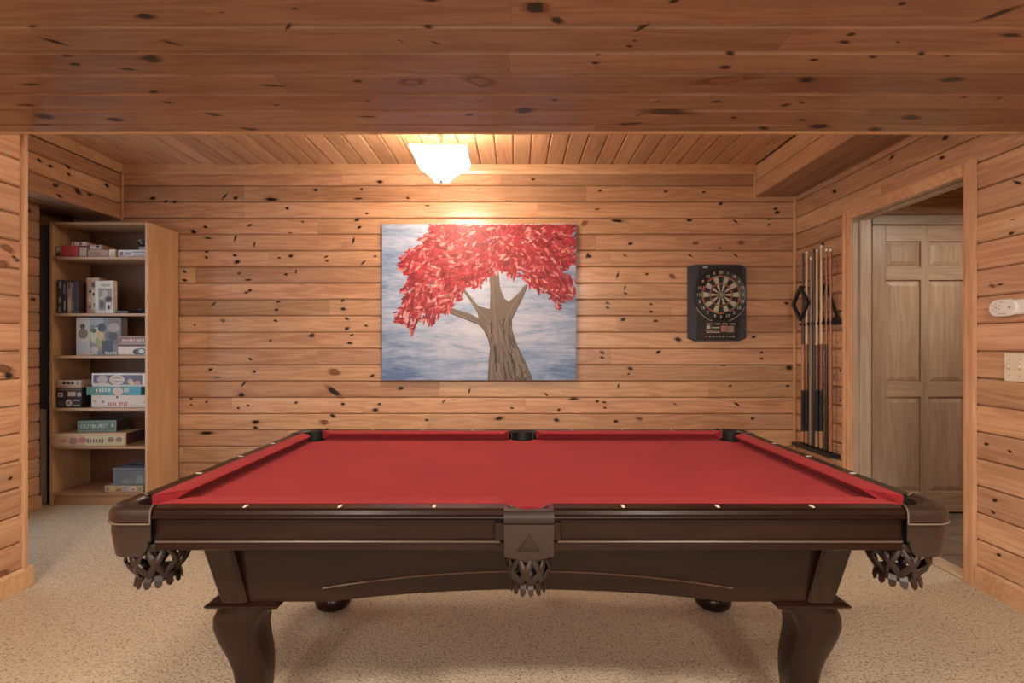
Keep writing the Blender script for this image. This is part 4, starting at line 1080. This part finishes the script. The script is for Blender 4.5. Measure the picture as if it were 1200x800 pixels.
# shelf 2: upright cases and books
game('tall dark patterned case, leftmost on the second shelf', 67.5, 72.5, s2, 39.5 * pxh, .15, (.045, .04, .04), [('r', .4, .75, .9, .95, (.35, .35, .4)), ('e', .3, .3, .8, .5, (.4, .36, .36)), ('r', .3, .05, .6, .2, (.4, .36, .34))], split=False, name='media_case', cat='case', group='upright cases on the second shelf')
game('tall black case with grey print, second from left on the second shelf', 73, 78, s2, 38 * pxh, .15, (.03, .025, .025), [('r', .2, .6, .8, .9, (.12, .12, .13)), ('r', .4, .1, .7, .4, (.35, .32, .3))], split=False, name='media_case', cat='case', group='upright cases on the second shelf')
game('brown tall case with pale spine, third from left on the second shelf', 78.8, 84, s2, 37 * pxh, .15, (.24, .14, .09), [('e', .2, .05, .9, .55, (.42, .28, .2)), ('r', .3, .8, .6, .95, K_)], split=False, name='media_case', cat='case', group='upright cases on the second shelf')
game('dark tall case with a narrow grey stripe beside the tan books', 84.6, 92.3, s2, 38 * pxh, .15, (.045, .02, .018), [('r', .03, .1, .18, .95, (.30, .28, .28))], split=False, name='media_case', cat='case', group='upright cases on the second shelf')
game('tan book standing behind the white illustrated book', 93.5, 110.5, s2, 43 * pxh, .06, (.50, .31, .20), [('r', .0, .05, .38, .97, (.48, .28, .18)), ('r', .42, .74, .8, .88, (.14, .09, .08)), ('r', .42, .1, 1, .68, (.58, .47, .36))] + [('e', .2, .58, .4, .66, K_), ('e', .18, .34, .38, .44, W_), ('e', .15, .15, .4, .25, (.2, .12, .08)), ('r', .5, .5, .65, .58, K_), ('r', .55, .2, .9, .3, (.3, .2, .14))], rz=R(-7), split=False, name='book', cat='book', yoff=.05)
game('white book with comic panels on its cover, standing on the second shelf', 109.5, 134, s2, 38.5 * pxh, .035, (.60, .53, .45), [('r', .22, .1, .94, .76, (.24, .21, .18)), ('e', .4, .5, .7, .72, (.42, .36, .3)), ('e', .25, .15, .55, .4, (.12, .1, .09)), ('r', .62, .1, .9, .32, (.56, .5, .42)), ('r', .7, .12, .84, .26, K_), ('r', .35, .82, .85, .9, (.38, .32, .28)), ('e', .6, .36, .95, .52, K_), ('r', .28, .44, .5, .52, (.5, .44, .36)), ('e', .2, .62, .4, .78, (.3, .24, .18))], rz=R(-8), split=False, name='book', cat='book', yoff=.0)
game('thin dark flat folder lying on the second shelf', 136, 150, s2, 3.4 * pxh, .16, (.025, .02, .02), split=False, name='folder', cat='folder')
hx_ = PX(161.5, GZ)
h_ = thing('game_controller', 'black lumpy game controller lying at the right end of the second shelf', 'controller', (hx_, GZ + .08, s2))
b = NB(); loft(b, [[(x, rr * .85 * math.cos(2 * math.pi * k / 10), max(0, .012 + q + rr * .42 * math.sin(2 * math.pi * k / 10))) for k in range(10)] for x, rr, q in ((-.072, .012, -.002), (-.060, .036, .002), (-.03, .044, .008), (.0, .046, .012), (.03, .044, .008), (.056, .036, .002), (.066, .012, -.002))]); obj('body', b, black_p, h_, smooth=True)
b = NB(); lathe(b, [(.007, .024), (.007, .034), (.010, .037), (.004, .04)], -.035, -.012, 10); obj('thumbstick', b, grey_p, h_, smooth=True)
# shelf 3
items = [('r', .0, 0, .30, 1, (.46, .40, .34)), ('r', .30, 0, 1, 1, (.17, .17, .165)), ('r', .30, .8, .6, 1, (.30, .32, .34)), ('r', .44, .14, .64, .46, (.30, .17, .11)), ('r', .66, .3, .94, .62, (.12, .09, .08)), ('e', .30, .30, .62, .75, (.44, .43, .25)), ('e', .42, .22, .66, .52, (.26, .28, .09)), ('e', .46, .42, .62, .66, (.50, .31, .19)), ('e', .48, .62, .66, .86, (.035, .03, .035)), ('r', .58, .04, .82, .40, (.035, .035, .05)), ('e', .72, .40, .92, .62, (.05, .03, .03)), ('r', .72, .78, .98, .98, (.16, .12, .11)), ('e', .70, .62, .98, .86, (.34, .26, .24)), ('e', .08, .70, .20, .84, (.09, .05, .04)), ('e', .04, .44, .26, .72, (.17, .13, .08)), ('r', .04, .10, .26, .34, (.35, .36, .37)), ('e', .32, .60, .46, .72, (.07, .07, .06)), ('e', .32, .06, .5, .24, (.42, .36, .33))]
items += scribble(4, .30, .48, .02, .08, (.62, .58, .52), 1) + scribble(5, .64, .92, .02, .10, (.66, .62, .55), 2)
game('large picture-fronted box with people on its cover, standing on the third shelf', 86.5, 137, s3, 44.5 * pxh, .07, (.42, .36, .31), items, rz=R(3), split=False, name='board_game', yoff=.03)
t, Wd = game('white box with black oval emblem, under the dark red box on the third shelf', 138.2, 171.8, s3, 10.5 * pxh, .24, (.56, .46, .38), [('r', .0, .0, 1, .12, (.3, .24, .2)), ('e', .52, .1, .78, .75, K_), ('e', .66, .1, .98, .85, (.05, .06, .06)), ('e', .72, .25, .92, .72, (.50, .50, .44))])
t, Wd = game('dark red box with pale lettering, on the white box on the third shelf', 137.8, 171.6, s3 + 10.5 * pxh + .0004, 12.5 * pxh, .24, (.17, .075, .055), [('r', .0, .86, 1, .99, (.22, .13, .10)), ('r', .0, .0, 1, .14, (.05, .03, .03)), ('r', .08, .22, .98, .38, (.26, .19, .12))] + scribble(8, .5, .95, .20, .34, (.35, .26, .22), 4) + scribble(10, .16, .96, .44, .74, (.56, .38, .32), 5), lid=(.19, .085, .065))
# shelf 4, left stack
game('black box with round white medallion, bottom of the small left stack on the fourth shelf', 66, 95, s4, 11 * pxh, .19, (.03, .022, .022), [('e', .38, .12, .64, .88, (.46, .38, .30)), ('e', .44, .3, .58, .7, (.22, .16, .13)), ('r', .68, .72, .94, .84, (.4, .33, .27)), ('r', .68, .18, .94, .28, (.4, .33, .27)), ('e', .05, .2, .3, .8, (.07, .05, .07))])
game('black box with three white pictures, middle of the small left stack on the fourth shelf', 66, 96, s4 + 11 * pxh + .0004, 12 * pxh, .19, (.025, .022, .02), [('r', .06, .12, .26, .55, (.48, .41, .33)), ('r', .45, .18, .76, .62, (.44, .34, .28)), ('e', .8, .15, .98, .6, (.40, .34, .28)), ('r', .04, .74, .96, .92, (.13, .08, .06)), ('e', .12, .2, .2, .45, K_)])
game('small cream box with dark lettering, top of the small left stack on the fourth shelf', 65, 95, s4 + 23 * pxh + .0008, 9 * pxh, .19, (.52, .38, .27), [('r', .06, .4, .1, .85, (.3, .12, .08)), ('r', .27, .45, .42, .8, K_), ('r', .45, .45, .58, .8, K_), ('r', .61, .45, .72, .8, K_), ('e', .82, .35, .92, .75, (.36, .2, .14)), ('r', .1, .12, .5, .24, (.34, .2, .14))])
# shelf 4, right stack
t, Wd = game('cream box with red script, bottom of the right stack on the fourth shelf', 107, 171.8, s4, 14.5 * pxh, .23, (.55, .45, .37), [('r', .01, .03, .99, .97, (.54, .44, .36)), ('e', .04, .4, .09, .6, (.35, .25, .22)), ('e', .19, .35, .24, .6, (.25, .16, .14)), ('r', .67, .22, .82, .27, (.40, .32, .28)), ('r', .94, .4, .97, .5, (.3, .2, .16)), ('e', .45, .75, .49, .95, K_)] + scribble(4, .30, .46, .14, .46, (.40, .06, .05), 12) + scribble(4, .50, .66, .14, .50, (.42, .07, .05), 13))
t, Wd = game('teal box with cream lettering, middle of the right stack on the fourth shelf', 101.5, 165, s4 + 14.5 * pxh + .0004, 10 * pxh, .23, (.05, .20, .20), [('r', .76, 0, 1, 1, (.04, .22, .30)), ('r', 0, 0, .3, 1, (.07, .17, .12)), ('e', .48, .02, .68, .92, (.50, .36, .30)), ('r', .53, .02, .63, .2, (.52, .40, .34))] + scribble(5, .17, .45, .34, .82, (.45, .44, .36), 7) + scribble(2, .69, .80, .3, .85, (.45, .42, .36), 8), lid=(.055, .21, .21))
t, Wd = game('white-rimmed box with a purple picture panel, top of the right stack on the fourth shelf', 107.5, 170, s4 + 24.5 * pxh + .0008, 15.5 * pxh, .23, (.60, .55, .50), [('r', .03, .14, .95, .88, (.085, .06, .10)), ('e', .10, .2, .30, .86, (.36, .28, .24)), ('e', .33, .12, .62, .90, (.46, .36, .30)), ('e', .37, .3, .58, .74, (.36, .22, .17)), ('r', .36, .46, .6, .58, (.50, .40, .34)), ('e', .67, .15, .78, .6, (.40, .28, .24)), ('e', .80, .1, .92, .45, (.38, .22, .18)), ('e', .72, .12, .8, .34, (.45, .44, .12)), ('r', .03, .14, .34, .26, (.46, .38, .32))])
# shelf 5
t, Wd = game('tan and yellow long box lying askew on the fifth shelf, under the green box', 62, 145.5, s5, 15.5 * pxh, .20, (.46, .27, .14), [('r', .0, .82, 1, .98, (.52, .34, .18)), ('r', .45, .08, .98, .8, (.52, .40, .22)), ('e', .24, .2, .36, .7, (.28, .14, .08)), ('e', .12, .3, .22, .6, (.40, .14, .09)), ('e', .36, .3, .48, .7, (.36, .12, .07)), ('e', .75, .3, .84, .7, (.20, .15, .08)), ('e', .86, .3, .95, .7, (.24, .16, .09))] + scribble(6, .48, .71, .25, .62, (.10, .07, .05), 9), rz=R(4), lid=(.46, .28, .15), yfront=3.68)
b = NB(); box(b, Wd / 2, Wd / 2 + .0015, .003, .197, .012, 15.3 * pxh - .002); obj('dark_end', b, cm((.06, .03, .03)), t, label='dark end panel')  # thin sheet on the right end, much darker than the tan lid
t, Wd = game('dark green box with pale lettering, lying askew on the long tan box', 89.5, 132.5, s5 + 15.5 * pxh + .0006, 13.5 * pxh, .15, (.10, .16, .11), [('r', .01, .04, .99, .96, (.21, .27, .20)), ('r', .03, .12, .97, .90, (.075, .125, .085)), ('e', .86, .4, .93, .7, (.36, .40, .30)), ('r', .35, .04, .8, .10, (.16, .2, .1))], rz=R(5), lid=(.09, .14, .10), yoff=.02)
letters(t, 'OUTBURST', .040, -.018, 6.6 * pxh, (.50, .50, .40), sq_=.98)
b = NB(); box(b, Wd / 2, Wd / 2 + .0015, .003, .147, .010, 13.3 * pxh - .002); obj('dark_end', b, cm((.05, .035, .035)), t, label='dark end panel')  # right end of the green box, darker than its front
# shelf 6
game('long multi-coloured picture box lying on the bottom shelf', 122.5, 167, s6, 7.5 * pxh, .20, (.48, .36, .24), [('e', .04, .25, .12, .75, (.45, .12, .08)), ('e', .14, .2, .28, .8, (.52, .42, .16)), ('r', .30, .2, .45, .6, (.25, .16, .1)), ('e', .48, .2, .62, .9, (.34, .30, .36)), ('e', .68, .2, .86, .85, (.58, .48, .42)), ('e', .72, .3, .8, .6, (.3, .1, .08)), ('r', .88, .2, .97, .7, (.24, .25, .12))])
cxp = PX(151.5, GZ)
tb = thing('storage_box', 'smoky clear plastic storage box with grey lid standing on the long picture box', 'storage box', (cxp, GZ + .01, s6 + 7.5 * pxh + .0006))
Wp = 41 * pxh / 2
b = NB(); box(b, -Wp, Wp, 0, .19, 0, 17 * pxh, .006, seg=2); obj('box_body', b, clearp, tb)
b = NB(); box(b, -Wp - .003, Wp + .003, -.003, .193, 17 * pxh, 17 * pxh + .022, .005, seg=2); obj('box_lid', b, cm((.13, .15, .18)), tb)
b = NB(); tube(b, [(-Wp * .7, .09, 17 * pxh + .020), (-Wp * .4, .09, 17 * pxh + .034), (Wp * .4, .09, 17 * pxh + .036), (Wp * .7, .09, 17 * pxh + .020)], .006, 6); obj('box_handle', b, black_p, tb)
for i, (u, c) in enumerate(((-.5, (.45, .42, .38)), (-.1, (.25, .22, .2)), (.35, (.5, .47, .43)))):
    b = NB(); box(b, Wp * u - .03, Wp * u + .035, .04, .15, .006, .03 + .02 * i, .003); obj('contents', b, cm(c), tb)
